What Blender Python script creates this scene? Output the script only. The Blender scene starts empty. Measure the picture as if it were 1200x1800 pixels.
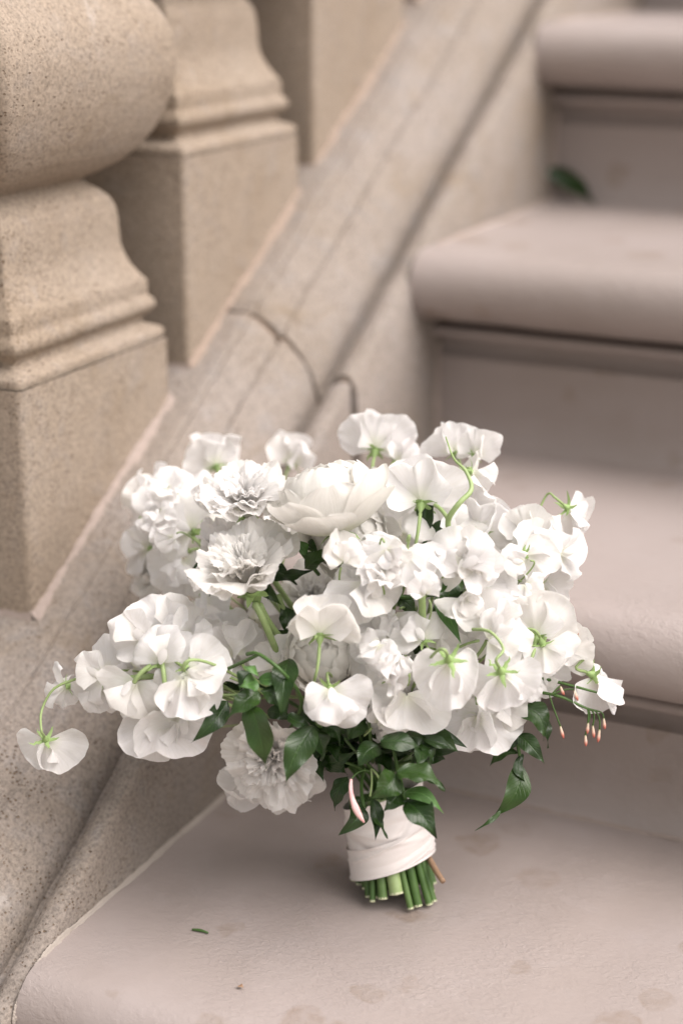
import bpy, math
import numpy as np
from mathutils import Matrix, Vector

S = bpy.context.scene
COL = S.collection
rng = np.random.default_rng(7)

# ------------------------------------------------------------------ camera
CAM = np.array([0.51376, -0.98486, 0.54660])
FW = np.array([-0.40362952, 0.85893881, -0.31513067])
RI = np.array([0.90473151, 0.42597629, 0.0022569])
UP = np.array([-0.13617673, 0.28419769, 0.94904561])
FOC = 3015.4
cd = bpy.data.cameras.new('camera')
cam = bpy.data.objects.new('camera', cd)
COL.objects.link(cam)
S.camera = cam
cam.matrix_world = Matrix(((RI[0], UP[0], -FW[0], CAM[0]), (RI[1], UP[1], -FW[1], CAM[1]),
                           (RI[2], UP[2], -FW[2], CAM[2]), (0, 0, 0, 1)))
cd.sensor_fit = 'VERTICAL'
cd.sensor_height = 36.0
cd.sensor_width = 24.0
cd.lens = FOC / 1800 * 36
cd.clip_start = 0.05
cd.clip_end = 500
cd.dof.use_dof = True
cd.dof.focus_distance = 0.972
cd.dof.aperture_fstop = 2.9
cd.dof.aperture_blades = 0

# ------------------------------------------------------------------ light
SUN_DIR = Vector((0.55, 0.04, 0.85)).normalized()      # towards the light
w = bpy.data.worlds.new('World')
S.world = w
w.use_nodes = True
nt = w.node_tree
sky = nt.nodes.new('ShaderNodeTexSky')
sky.sky_type = 'NISHITA'
sky.sun_disc = False
sky.sun_elevation = math.asin(SUN_DIR.z)
sky.sun_rotation = math.atan2(SUN_DIR.x, SUN_DIR.y)
sky.air_density = 1.0
sky.dust_density = 3.0
sky.ozone_density = 0.6
bg = nt.nodes['Background']
hs = nt.nodes.new('ShaderNodeHueSaturation')          # bright overcast: little blue left
hs.inputs['Saturation'].default_value = .30
nt.links.new(sky.outputs[0], hs.inputs['Color'])
wt = nt.nodes.new('ShaderNodeMix'); wt.data_type = 'RGBA'; wt.blend_type = 'MULTIPLY'
wt.inputs[0].default_value = 1
wt.inputs[7].default_value = (1.0, .935, .83, 1)
nt.links.new(hs.outputs[0], wt.inputs[6])
nt.links.new(wt.outputs[2], bg.inputs[0])
bg.inputs[1].default_value = 0.12
sl = bpy.data.lights.new('sun', 'SUN')
sl.energy = 3.35
sl.angle = math.radians(66)
sl.color = (1.0, 0.95, 0.955)
sun = bpy.data.objects.new('sun', sl)
COL.objects.link(sun)
sun.rotation_euler = SUN_DIR.to_track_quat('Z', 'Y').to_euler()

vs = S.view_settings
vs.view_transform = 'Standard'
vs.look = 'None'
vs.gamma = 1.0
vs.use_curve_mapping = False
vs.exposure = 0.70

S.render.engine = 'CYCLES'
S.cycles.use_denoising = True
S.cycles.max_bounces = 10
S.cycles.diffuse_bounces = 7
S.cycles.transmission_bounces = 6

# ------------------------------------------------------------------ helpers
def px(u, v, depth):
    """world point seen at photo pixel (u, v) at this distance along the view axis"""
    return CAM + (FW + RI * (u - 600) / FOC - UP * (v - 900) / FOC) * depth

def camvec(r, u, t):
    return RI * r + UP * u - FW * t

def nrm(v):
    v = np.asarray(v, float)
    return v / (np.linalg.norm(v) + 1e-12)

def mesh(name, V, F, mat, uv=None, smooth=True, sharp=None):
    me = bpy.data.meshes.new(name)
    me.from_pydata([tuple(map(float, p)) for p in V], [], [tuple(map(int, f)) for f in F])
    if uv is not None:
        l = me.uv_layers.new(name='UVMap')
        idx = np.empty(len(me.loops), dtype=np.int32)
        me.loops.foreach_get('vertex_index', idx)
        l.data.foreach_set('uv', np.asarray(uv, dtype=np.float32)[idx].ravel())
    for m in (mat if isinstance(mat, (list, tuple)) else [mat]):
        me.materials.append(m)
    if smooth:
        me.polygons.foreach_set('use_smooth', [True] * len(me.polygons))
        if sharp:
            me.set_sharp_from_angle(angle=math.radians(sharp))
    me.update()
    return me

def link(name, me, parent=None, mat=None):
    o = bpy.data.objects.new(name, me)
    COL.objects.link(o)
    if parent is not None:
        o.parent = parent
    if mat is not None:
        o.matrix_local = mat
    return o

def empty(name, loc, label, cat, group=None):
    o = bpy.data.objects.new(name, None)
    COL.objects.link(o)
    o.location = loc
    o.empty_display_size = .05
    tag(o, label, cat, group)
    return o

def tag(o, label=None, cat=None, group=None, kind=None):
    if label: o['label'] = label
    if cat: o['category'] = cat
    if group: o['group'] = group
    if kind: o['kind'] = kind
    return o

def gridfaces(nr, nc, wrap=False, off=0):
    F = []
    for i in range(nr - 1):
        for j in range(nc if wrap else nc - 1):
            a = i * nc + j
            b = i * nc + (j + 1) % nc
            F.append((off + a, off + b, off + b + nc, off + a + nc))
    return F

class MB:
    """collects grids into one mesh"""
    def __init__(s): s.V = []; s.F = []; s.UV = []; s.n = 0
    def add(s, V, F, uv=None):
        V = np.asarray(V, float).reshape(-1, 3)
        s.F += [tuple(i + s.n for i in f) for f in F]
        s.V.append(V); s.n += len(V)
        s.UV.append(np.asarray(uv, float).reshape(-1, 2) if uv is not None else np.zeros((len(V), 2)))
    def grid(s, P, wrap=False, uv=None):
        nr, nc = P.shape[:2]
        s.add(P.reshape(-1, 3), gridfaces(nr, nc, wrap), uv)
    def build(s, name, mat, smooth=True, sharp=None):
        return mesh(name, np.vstack(s.V), s.F, mat, np.vstack(s.UV), smooth, sharp)

def bez(P, n=14):
    P = np.asarray(P, float)
    t = np.linspace(0, 1, n)[:, None]
    if len(P) == 2: return P[0] * (1 - t) + P[1] * t
    if len(P) == 3: return P[0] * (1 - t) ** 2 + 2 * P[1] * t * (1 - t) + P[2] * t ** 2
    if len(P) == 4: return P[0] * (1 - t) ** 3 + 3 * P[1] * t * (1 - t) ** 2 + 3 * P[2] * t ** 2 * (1 - t) + P[3] * t ** 3
    # catmull-rom through many points
    Q = np.vstack([2 * P[0] - P[1], P, 2 * P[-1] - P[-2]])
    out = []
    m = max(3, n // (len(P) - 1))
    for i in range(1, len(Q) - 2):
        for u in np.linspace(0, 1, m, endpoint=(i == len(Q) - 3)):
            a, b, c, d = Q[i - 1], Q[i], Q[i + 1], Q[i + 2]
            out.append(.5 * (2 * b + (c - a) * u + (2 * a - 5 * b + 4 * c - d) * u * u + (3 * b - a - 3 * c + d) * u ** 3))
    return np.array(out)

def tube(mb, path, rad, nc=8, cap=True):
    path = np.asarray(path, float)
    n = len(path)
    rad = np.broadcast_to(np.asarray(rad, float), (n,)) if np.ndim(rad) == 0 or len(rad) == n else np.interp(np.linspace(0, 1, n), np.linspace(0, 1, len(rad)), rad)
    T = np.gradient(path, axis=0)
    T /= np.linalg.norm(T, axis=1)[:, None] + 1e-12
    a = np.array([0, 0, 1.]) if abs(T[0][2]) < .9 else np.array([1., 0, 0])
    N = nrm(np.cross(T[0], a))
    rings = []
    th = np.linspace(0, 2 * np.pi, nc, endpoint=False)
    for i in range(n):
        N = nrm(N - T[i] * (N @ T[i]))
        B = np.cross(T[i], N)
        rings.append(path[i] + rad[i] * (np.cos(th)[:, None] * N + np.sin(th)[:, None] * B))
    P = np.array(rings)
    uv = np.stack(np.meshgrid(np.linspace(0, 1, nc), np.linspace(0, 1, n)), -1)
    o = mb.n
    mb.grid(P, True, uv)
    if cap:
        mb.F.append(tuple(o + j for j in range(nc))[::-1])
        mb.F.append(tuple(o + (n - 1) * nc + j for j in range(nc)))

# ------------------------------------------------------------------ materials
def newmat(name):
    m = bpy.data.materials.new(name)
    m.use_nodes = True
    t = m.node_tree
    return m, t, t.nodes['Principled BSDF']

def N(t, typ, **kw):
    n = t.nodes.new(typ)
    for k, v in kw.items():
        if k.startswith('i_'):
            n.inputs[k[2:].replace('_', ' ')].default_value = v
        else:
            setattr(n, k, v)
    return n

def ramp(t, src, stops):
    r = t.nodes.new('ShaderNodeValToRGB')
    t.links.new(src, r.inputs[0])
    e = r.color_ramp.elements
    e[0].position, e[0].color = stops[0][0], stops[0][1]
    e[1].position, e[1].color = stops[-1][0], stops[-1][1]
    for p, c in stops[1:-1]:
        x = e.new(p); x.color = c
    return r.outputs[0]

def g(v): return (v, v, v, 1)

def mixc(t, fac, a, b, mode='MIX'):
    m = t.nodes.new('ShaderNodeMix')
    m.data_type = 'RGBA'; m.blend_type = mode
    for sock, v in ((m.inputs[0], fac), (m.inputs[6], a), (m.inputs[7], b)):
        if hasattr(v, 'links'): t.links.new(v, sock)
        else: sock.default_value = v
    return m.outputs[2]

def math_(t, op, a, b=None):
    m = t.nodes.new('ShaderNodeMath'); m.operation = op
    for sock, v in ((m.inputs[0], a), (m.inputs[1], b)):
        if v is None: continue
        if hasattr(v, 'links'): t.links.new(v, sock)
        else: sock.default_value = v
    return m.outputs[0]

def noise(t, vec, scale, detail=4, rough=.55, dist=0):
    n = N(t, 'ShaderNodeTexNoise')
    n.inputs['Scale'].default_value = scale
    n.inputs['Detail'].default_value = detail
    n.inputs['Roughness'].default_value = rough
    n.inputs['Distortion'].default_value = dist
    t.links.new(vec, n.inputs['Vector'])
    return n.outputs['Fac']

def voro(t, vec, scale, feature='F1', rnd=1.0):
    n = N(t, 'ShaderNodeTexVoronoi')
    n.feature = feature
    n.inputs['Scale'].default_value = scale
    n.inputs['Randomness'].default_value = rnd
    t.links.new(vec, n.inputs['Vector'])
    return n

def stone_mat(name, base, warm, grey, pit=1.0, dirt=.5):
    """cast sandstone: sandy grain, dark specks, little pits"""
    m, t, b = newmat(name)
    tc = N(t, 'ShaderNodeTexCoord').outputs['Object']
    big = noise(t, tc, 9, 5, .6)
    col = mixc(t, ramp(t, big, [(.35, g(0)), (.68, g(1))]), base, warm)
    med = noise(t, tc, 38, 5, .65, .4)
    col = mixc(t, ramp(t, med, [(.52, g(0)), (.75, g(.55))]), col, grey)
    grain = noise(t, tc, 420, 4, .75)
    col = mixc(t, 1.0, col, ramp(t, grain, [(.31, g(.54)), (.5, g(1.0)), (.70, g(1.30))]), 'MULTIPLY')
    v = voro(t, tc, 400)
    sel = ramp(t, v.outputs['Color'], [(.0, g(1)), (.46, g(1)), (.50, g(0))])
    dot = ramp(t, v.outputs['Distance'], [(.18, g(1)), (.36, g(0))])
    speck = math_(t, 'MULTIPLY', math_(t, 'MULTIPLY', sel, dot), ramp(t, noise(t, tc, 26, 3), [(.38, g(.15)), (.62, g(1))]))
    col = mixc(t, math_(t, 'MULTIPLY', speck, .9), col, (.13, .085, .05, 1))
    mpv = N(t, 'ShaderNodeMapping'); mpv.inputs['Scale'].default_value = (1, 1, 1.9); t.links.new(tc, mpv.inputs[0])
    v2 = voro(t, mpv.outputs[0], 185)
    sel2 = ramp(t, v2.outputs['Color'], [(.0, g(1)), (.17, g(1)), (.19, g(0))])
    pitm = math_(t, 'MULTIPLY', math_(t, 'MULTIPLY', sel2, ramp(t, v2.outputs['Distance'], [(.10, g(1)), (.24, g(0))])), pit)
    col = mixc(t, math_(t, 'MULTIPLY', pitm, .7), col, (.12, .075, .045, 1))
    # lime bloom: pale ragged patches
    lm = math_(t, 'MULTIPLY', ramp(t, noise(t, tc, 13, 6, .7, .5), [(.62, g(0)), (.70, g(1))]), ramp(t, noise(t, tc, 140, 4, .7), [(.35, g(.2)), (.6, g(1))]))
    col = mixc(t, math_(t, 'MULTIPLY', lm, .6), col, (.42, .385, .36, 1))
    # dirt in patches
    dn = noise(t, tc, 17, 6, .7, .8)
    col = mixc(t, math_(t, 'MULTIPLY', ramp(t, dn, [(.55, g(0)), (.72, g(1))]), dirt), col, (.20, .15, .10, 1))
    t.links.new(col, b.inputs['Base Color'])
    b.inputs['Roughness'].default_value = .88
    b.inputs['Specular IOR Level'].default_value = .25
    h = math_(t, 'SUBTRACT', math_(t, 'MULTIPLY', grain, .55), math_(t, 'ADD', math_(t, 'MULTIPLY', speck, .8), math_(t, 'MULTIPLY', pitm, 2.2)))
    h = math_(t, 'ADD', h, math_(t, 'MULTIPLY', med, 1.2))
    bp = N(t, 'ShaderNodeBump')
    bp.inputs['Strength'].default_value = .75
    bp.inputs['Distance'].default_value = .0014
    t.links.new(h, bp.inputs['Height'])
    t.links.new(bp.outputs[0], b.inputs['Normal'])
    return m

M = {}
M['stone'] = stone_mat('cast_stone', (0.296, 0.244, 0.196, 1), (0.270, 0.214, 0.162, 1), (0.283, 0.248, 0.223, 1), 1.5)
M['kerb'] = stone_mat('kerb_stone', (0.257, 0.222, 0.197, 1), (0.241, 0.202, 0.168, 1), (0.248, 0.235, 0.233, 1), 1.2, .5)

def mortar_mat(name, c):
    m, t, b = newmat(name)
    tc = N(t, 'ShaderNodeTexCoord').outputs['Object']
    n = noise(t, tc, 160, 5, .7)
    col = mixc(t, n, tuple(.72 * x for x in c[:3]) + (1,), c)
    t.links.new(col, b.inputs['Base Color'])
    b.inputs['Roughness'].default_value = .9
    bp = N(t, 'ShaderNodeBump'); bp.inputs['Strength'].default_value = .6; bp.inputs['Distance'].default_value = .001
    t.links.new(n, bp.inputs['Height']); t.links.new(bp.outputs[0], b.inputs['Normal'])
    return m
M['mortar'] = mortar_mat('mortar', (.22, .155, .11, 1))
M['bead'] = mortar_mat('pale_mortar', (0.340, 0.276, 0.242, 1))
M['caulk'] = mortar_mat('caulk', (0.399, 0.348, 0.306, 1))

def step_mat():
    """painted plaster coat over concrete: trowel relief, water stains, scuffs"""
    m, t, b = newmat('painted_concrete')
    tc = N(t, 'ShaderNodeTexCoord').outputs['Object']
    big = noise(t, tc, 5, 4, .55)
    col = mixc(t, ramp(t, big, [(.35, g(0)), (.7, g(1))]), (0.315, 0.270, 0.255, 1), (0.286, 0.242, 0.222, 1))
    med = noise(t, tc, 28, 5, .6, .6)
    col = mixc(t, ramp(t, med, [(.5, g(0)), (.8, g(.4))]), col, (0.336, 0.295, 0.285, 1))
    # drip and foot marks with ragged outlines
    wob = N(t, 'ShaderNodeTexNoise'); wob.inputs['Scale'].default_value = 60; wob.inputs['Detail'].default_value = 4
    t.links.new(tc, wob.inputs['Vector'])
    add = N(t, 'ShaderNodeVectorMath'); add.operation = 'MULTIPLY_ADD'
    t.links.new(wob.outputs['Color'], add.inputs[0]); add.inputs[1].default_value = (.018, .018, .018); t.links.new(tc, add.inputs[2])
    v = voro(t, add.outputs[0], 17)
    sel = ramp(t, v.outputs['Color'], [(.0, g(1)), (.46, g(1)), (.50, g(0))])
    ring = ramp(t, v.outputs['Distance'], [(.12, g(.75)), (.22, g(1)), (.28, g(0))])
    st = math_(t, 'MULTIPLY', math_(t, 'MULTIPLY', sel, ring), ramp(t, noise(t, tc, 90, 4), [(.35, g(.25)), (.65, g(1))]))
    col = mixc(t, math_(t, 'MULTIPLY', st, .62), col, (.20, .145, .105, 1))
    vb = voro(t, add.outputs[0], 33)
    selb = ramp(t, vb.outputs['Color'], [(.0, g(1)), (.22, g(1)), (.25, g(0))])
    stb = math_(t, 'MULTIPLY', math_(t, 'MULTIPLY', selb, ramp(t, vb.outputs['Distance'], [(.10, g(.7)), (.26, g(1)), (.34, g(0))])), ramp(t, noise(t, tc, 120, 4), [(.35, g(.3)), (.65, g(1))]))
    col = mixc(t, math_(t, 'MULTIPLY', stb, .42), col, (.20, .15, .11, 1))
    v3 = voro(t, tc, 46)
    sel3 = ramp(t, v3.outputs['Color'], [(.0, g(1)), (.05, g(1)), (.06, g(0))])
    fl = math_(t, 'MULTIPLY', sel3, ramp(t, v3.outputs['Distance'], [(.03, g(1)), (.06, g(0))]))
    col = mixc(t, math_(t, 'MULTIPLY', fl, .6), col, (.16, .11, .08, 1))
    t.links.new(col, b.inputs['Base Color'])
    b.inputs['Roughness'].default_value = .44
    b.inputs['Specular IOR Level'].default_value = .4
    mp = N(t, 'ShaderNodeMapping'); mp.inputs['Scale'].default_value = (1.0, 1.5, 1.0)
    mp.inputs['Rotation'].default_value = (0, 0, .5)
    t.links.new(tc, mp.inputs[0])
    r1 = ramp(t, noise(t, mp.outputs[0], 230, 4, .6, .7), [(.46, g(0)), (.60, g(1))])
    patch = ramp(t, noise(t, tc, 11, 3, .6), [(.40, g(.05)), (.66, g(1))])
    r2 = noise(t, mp.outputs[0], 60, 5, .6, .3)
    h = math_(t, 'ADD', math_(t, 'MULTIPLY', r1, math_(t, 'MULTIPLY', patch, .55)), math_(t, 'MULTIPLY', r2, 1.2))
    bp = N(t, 'ShaderNodeBump'); bp.inputs['Strength'].default_value = .42; bp.inputs['Distance'].default_value = .0013
    t.links.new(h, bp.inputs['Height']); t.links.new(bp.outputs[0], b.inputs['Normal'])
    return m
M['step'] = step_mat()

def petal_mat(name, tip, base, trans=.32, streak=9):
    """thin white petal: veins run along its length, light passes through"""
    m, t, b = newmat(name)
    uvn = N(t, 'ShaderNodeUVMap').outputs[0]
    sep = N(t, 'ShaderNodeSeparateXYZ'); t.links.new(uvn, sep.inputs[0])
    col = mixc(t, ramp(t, sep.outputs['Y'], [(.0, g(1)), (.42, g(0))]), tip, base)
    mp = N(t, 'ShaderNodeMapping'); mp.inputs['Scale'].default_value = (streak, .55, 1)
    t.links.new(uvn, mp.inputs[0])
    vein = noise(t, mp.outputs[0], 6, 3, .6, .25)
    tc = N(t, 'ShaderNodeTexCoord').outputs['Object']
    soft = noise(t, tc, 160, 3, .5)
    col = mixc(t, ramp(t, vein, [(.40, g(.17)), (.60, g(0))]), col, (.70, .68, .60, 1))
    oi = N(t, 'ShaderNodeObjectInfo')
    col = mixc(t, ramp(t, oi.outputs['Random'], [(.5, g(0)), (1, g(.35))]), col, (.90, .875, .80, 1))
    t.links.new(col, b.inputs['Base Color'])
    b.inputs['Roughness'].default_value = .55
    b.inputs['Specular IOR Level'].default_value = .22
    b.inputs['Sheen Weight'].default_value = .08
    bp = N(t, 'ShaderNodeBump'); bp.inputs['Strength'].default_value = .45; bp.inputs['Distance'].default_value = .0009
    t.links.new(math_(t, 'ADD', vein, math_(t, 'MULTIPLY', soft, .7)), bp.inputs['Height'])
    t.links.new(bp.outputs[0], b.inputs['Normal'])
    tr = N(t, 'ShaderNodeBsdfTranslucent'); t.links.new(col, tr.inputs[0]); t.links.new(bp.outputs[0], tr.inputs['Normal'])
    mx = N(t, 'ShaderNodeMixShader'); mx.inputs[0].default_value = trans
    t.links.new(b.outputs[0], mx.inputs[1]); t.links.new(tr.outputs[0], mx.inputs[2])
    t.links.new(mx.outputs[0], t.nodes['Material Output'].inputs[0])
    return m
M['pea'] = petal_mat('sweet_pea_petal', (.925, .912, .915, 1), (.86, .88, .74, 1), .48)
M['frill'] = petal_mat('frilled_petal', (.925, .912, .905, 1), (.90, .88, .80, 1), .56, 7)
M['ran'] = petal_mat('ranunculus_petal', (.895, .88, .85, 1), (.86, .87, .68, 1), .44, 10)

def green_mat(name, c1, c2, rough=.4, trans=.12, scale=60):
    m, t, b = newmat(name)
    tc = N(t, 'ShaderNodeTexCoord').outputs['Object']
    n = noise(t, tc, scale, 4, .6)
    col = mixc(t, ramp(t, n, [(.3, g(0)), (.7, g(1))]), c1, c2)
    t.links.new(col, b.inputs['Base Color'])
    b.inputs['Roughness'].default_value = rough
    b.inputs['Specular IOR Level'].default_value = .4
    bp = N(t, 'ShaderNodeBump'); bp.inputs['Strength'].default_value = .25; bp.inputs['Distance'].default_value = .0006
    t.links.new(n, bp.inputs['Height']); t.links.new(bp.outputs[0], b.inputs['Normal'])
    tr = N(t, 'ShaderNodeBsdfTranslucent'); t.links.new(col, tr.inputs[0])
    mx = N(t, 'ShaderNodeMixShader'); mx.inputs[0].default_value = trans
    t.links.new(b.outputs[0], mx.inputs[1]); t.links.new(tr.outputs[0], mx.inputs[2])
    t.links.new(mx.outputs[0], t.nodes['Material Output'].inputs[0])
    return m
def leaf_mat(name, c1, c2, rough=.32, trans=.10):
    """glossy leaf with a paler midrib and side veins"""
    m, t, b = newmat(name)
    uvn = N(t, 'ShaderNodeUVMap').outputs[0]
    sep = N(t, 'ShaderNodeSeparateXYZ'); t.links.new(uvn, sep.inputs[0])
    d = math_(t, 'ABSOLUTE', math_(t, 'SUBTRACT', sep.outputs['X'], .5))
    tc = N(t, 'ShaderNodeTexCoord').outputs['Object']
    n = noise(t, tc, 70, 4, .6)
    col = mixc(t, ramp(t, n, [(.3, g(0)), (.7, g(1))]), c1, c2)
    rib = ramp(t, d, [(.015, g(1)), (.05, g(0))])
    sv = math_(t, 'SINE', math_(t, 'MULTIPLY', math_(t, 'SUBTRACT', sep.outputs['Y'], math_(t, 'MULTIPLY', d, .55)), 58))
    svr = ramp(t, sv, [(.86, g(0)), (.99, g(1))])
    col = mixc(t, math_(t, 'MULTIPLY', rib, .28), col, tuple(min(1, x * 2.6) for x in c2[:3]) + (1,))
    col = mixc(t, math_(t, 'MULTIPLY', svr, .18), col, tuple(min(1, x * 2.2) for x in c2[:3]) + (1,))
    oi = N(t, 'ShaderNodeObjectInfo')
    col = mixc(t, ramp(t, oi.outputs['Random'], [(.5, g(0)), (1, g(.6))]), col, (.036, .076, .013, 1))
    t.links.new(col, b.inputs['Base Color'])
    b.inputs['Roughness'].default_value = rough
    b.inputs['Specular IOR Level'].default_value = .45
    h = math_(t, 'SUBTRACT', math_(t, 'MULTIPLY', n, .6), math_(t, 'ADD', math_(t, 'MULTIPLY', rib, 1.0), math_(t, 'MULTIPLY', svr, .5)))
    bp = N(t, 'ShaderNodeBump'); bp.inputs['Strength'].default_value = .45; bp.inputs['Distance'].default_value = .0006
    t.links.new(h, bp.inputs['Height']); t.links.new(bp.outputs[0], b.inputs['Normal'])
    tr = N(t, 'ShaderNodeBsdfTranslucent'); t.links.new(col, tr.inputs[0])
    mx = N(t, 'ShaderNodeMixShader'); mx.inputs[0].default_value = trans
    t.links.new(b.outputs[0], mx.inputs[1]); t.links.new(tr.outputs[0], mx.inputs[2])
    t.links.new(mx.outputs[0], t.nodes['Material Output'].inputs[0])
    return m
M['calyx'] = green_mat('sepal_green', (.26, .40, .13, 1), (.38, .50, .22, 1), .5, .2, 150)
M['pedicel'] = green_mat('pale_stem_green', (.25, .35, .13, 1), (.35, .45, .21, 1), .45, .1, 120)
M['stem'] = green_mat('stem_green', (.040, .090, .020, 1), (.080, .150, .038, 1), .42, .05, 60)
M['stem2'] = green_mat('stem_green_light', (.075, .14, .035, 1), (.13, .21, .07, 1), .42, .05, 60)
M['leaf'] = leaf_mat('leaf_dark', (.010, .029, .005, 1), (.019, .046, .008, 1))
M['leaf2'] = leaf_mat('leaf_mid', (.050, .125, .025, 1), (.075, .165, .040, 1), .36, .16)
M['twig'] = green_mat('brown_twig', (.25, .15, .09, 1), (.34, .22, .14, 1), .7, 0, 120)
M['cut'] = green_mat('cut_stem_end', (.50, .52, .32, 1), (.62, .62, .45, 1), .7, .05, 200)

def bud_mat():
    m, t, b = newmat('jasmine_bud_pink')
    uvn = N(t, 'ShaderNodeUVMap').outputs[0]
    sep = N(t, 'ShaderNodeSeparateXYZ'); t.links.new(uvn, sep.inputs[0])
    col = ramp(t, sep.outputs['Y'], [(.0, (.14, .17, .06, 1)), (.15, (.58, .48, .36, 1)), (.5, (.58, .38, .30, 1)), (.8, (.46, .14, .10, 1)), (1, (.36, .09, .07, 1))])
    t.links.new(col, b.inputs['Base Color']); b.inputs['Roughness'].default_value = .5
    return m
M['bud'] = bud_mat()
def pinkbud_mat():
    m, t, b = newmat('pale_pink_bud')
    tc = N(t, 'ShaderNodeTexCoord').outputs['Object']
    n = noise(t, tc, 240, 3, .6)
    uvn = N(t, 'ShaderNodeUVMap').outputs[0]
    mp = N(t, 'ShaderNodeMapping'); mp.inputs['Scale'].default_value = (2.2, .8, 1); t.links.new(uvn, mp.inputs[0])
    col = mixc(t, ramp(t, noise(t, mp.outputs[0], 3, 2), [(.4, g(0)), (.6, g(1))]), (.80, .58, .55, 1), (.70, .33, .34, 1))
    t.links.new(col, b.inputs['Base Color']); b.inputs['Roughness'].default_value = .5
    return m
M['pinkbud'] = pinkbud_mat()

def ribbon_mat():
    m, t, b = newmat('satin_ribbon')
    tc = N(t, 'ShaderNodeTexCoord').outputs['Object']
    mp = N(t, 'ShaderNodeMapping'); mp.inputs['Scale'].default_value = (1, 1, 9); t.links.new(tc, mp.inputs[0])
    n = noise(t, mp.outputs[0], 900, 2, .5)
    b.inputs['Base Color'].default_value = (.72, .665, .64, 1)
    b.inputs['Roughness'].default_value = .42
    b.inputs['Specular IOR Level'].default_value = .4
    b.inputs['Sheen Weight'].default_value = .25
    n2 = noise(t, tc, 70, 3, .5, .6)
    bp = N(t, 'ShaderNodeBump'); bp.inputs['Strength'].default_value = .25; bp.inputs['Distance'].default_value = .0012
    t.links.new(math_(t, 'ADD', math_(t, 'MULTIPLY', n, .12), n2), bp.inputs['Height']); t.links.new(bp.outputs[0], b.inputs['Normal'])
    return m
M['ribbon'] = ribbon_mat()

# ------------------------------------------------------------------ stairs
R, T = 0.16, 0.27494
K = R / T
XW = 2.3

def ground():
    m, t, b = newmat('paving_ground')
    tc = N(t, 'ShaderNodeTexCoord').outputs['Object']
    n = noise(t, tc, 6, 5, .6)
    t.links.new(mixc(t, n, (.30, .25, .21, 1), (.38, .32, .28, 1)), b.inputs['Base Color'])
    b.inputs['Roughness'].default_value = .9
    s = 150
    o = link('ground', mesh('ground', [(-s, -s, -.16), (s, -s, -.16), (s, s, -.16), (-s, s, -.16)], [(0, 1, 2, 3)], m, smooth=False))
    tag(o, kind='structure')
ground()

def extrude_x(name, prof, x0, x1, mat, nx=2, sharp=40, wob=0):
    """profile of (y, z) run along x"""
    prof = np.asarray(prof, float)
    xs = np.linspace(x0, x1, nx)
    P = np.zeros((len(prof), nx, 3))
    P[..., 0] = xs[None, :]
    P[..., 1] = prof[:, 0:1]
    P[..., 2] = prof[:, 1:2]
    if wob:
        ph = rng.uniform(0, 6.28, (6,))
        for i, (f, a) in enumerate(((7, 1), (17, .7), (41, .45), (97, .35)) + (((233, .35), (411, .3)) if nx > 500 else ())):
            d = wob * a * np.sin(xs * f + ph[i] + np.arange(len(prof))[:, None] * (.35 if i < 4 else 1.1 + .4 * i))
            P[..., 2] += d * .6
            P[..., 1] += d
    mb = MB(); mb.grid(P)
    V = np.vstack(mb.V)
    n = len(prof)
    F = mb.F + [tuple(i * nx for i in range(n)), tuple(i * nx + nx - 1 for i in range(n))[::-1]]
    return mesh(name, V, F, mat, None, True, sharp)

def arc(cy, cz, r, a0, a1, n):
    a = np.radians(np.linspace(a0, a1, n))
    return [(cy + r * math.cos(x), cz + r * math.sin(x)) for x in a]

stair = empty('staircase', (1.1, 0, 0), 'broad flight of pinkish painted concrete steps with rounded nosings', 'staircase')
NS = 6
for i in range(0, NS):
    y0 = (i - 1) * T           # riser plane of this step
    z = i * R
    # tread slab with a full round nosing
    r = .0275
    prof = [(y0 + T + .02, z), (y0 + .02, z)] + [(y0 - .005, z)] + arc(y0 - .020, z - r, r, 90, 270, 18) + [(y0 + .01, z - 2 * r), (y0 + .03, z - 2 * r), (y0 + T + .02, z - 2 * r)]
    prof = [(a, b - .0008 * ((a - y0) < -.02)) for a, b in prof]
    if i == NS - 1:
        prof[0] = (y0 + 3.0, z); prof[-1] = (y0 + 3.0, z - 2 * r)
    me = extrude_x('step', prof, .0015, XW, M['step'], 1300 if i == 0 else 160, 50, .0010 if i == 0 else .0006)
    st = link('step', me, stair, Matrix.Translation((-1.1, 0, 0)))
    # fillet moulding tucked under the nosing
    pm = [(y0 + .012, z - .0545), (y0 + .012, z - .0632), (y0 - .002, z - .0636)] + arc(y0 - .0075, z - .0678, .0042, 90, 270, 7) + [(y0 - .001, z - .0722), (y0 + .010, z - .0728), (y0 + .010, z - .078), (y0 + .0085, z - .083), (y0 + .0045, z - .087), (y0 - .001, z - .0895), (y0 + .014, z - .0900)]
    link('moulding', extrude_x('moulding', pm, .002, XW, M['step'], 40, 50, .0003), st)
    zr = z - R - .003 if i else -.17
    pr_ = [(y0 + .02, z - .0888), (y0, z - .0888), (y0, z - .1), (y0 - .0005, z - .13), (y0 - .002, z - R + .004), (y0 - .006, z - R + .0005), (y0 - .006, zr), (y0 + .02, zr)]
    link('riser', extrude_x('riser', pr_, .0018, XW, M['step'], 60, 50, .0004), st)

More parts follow.
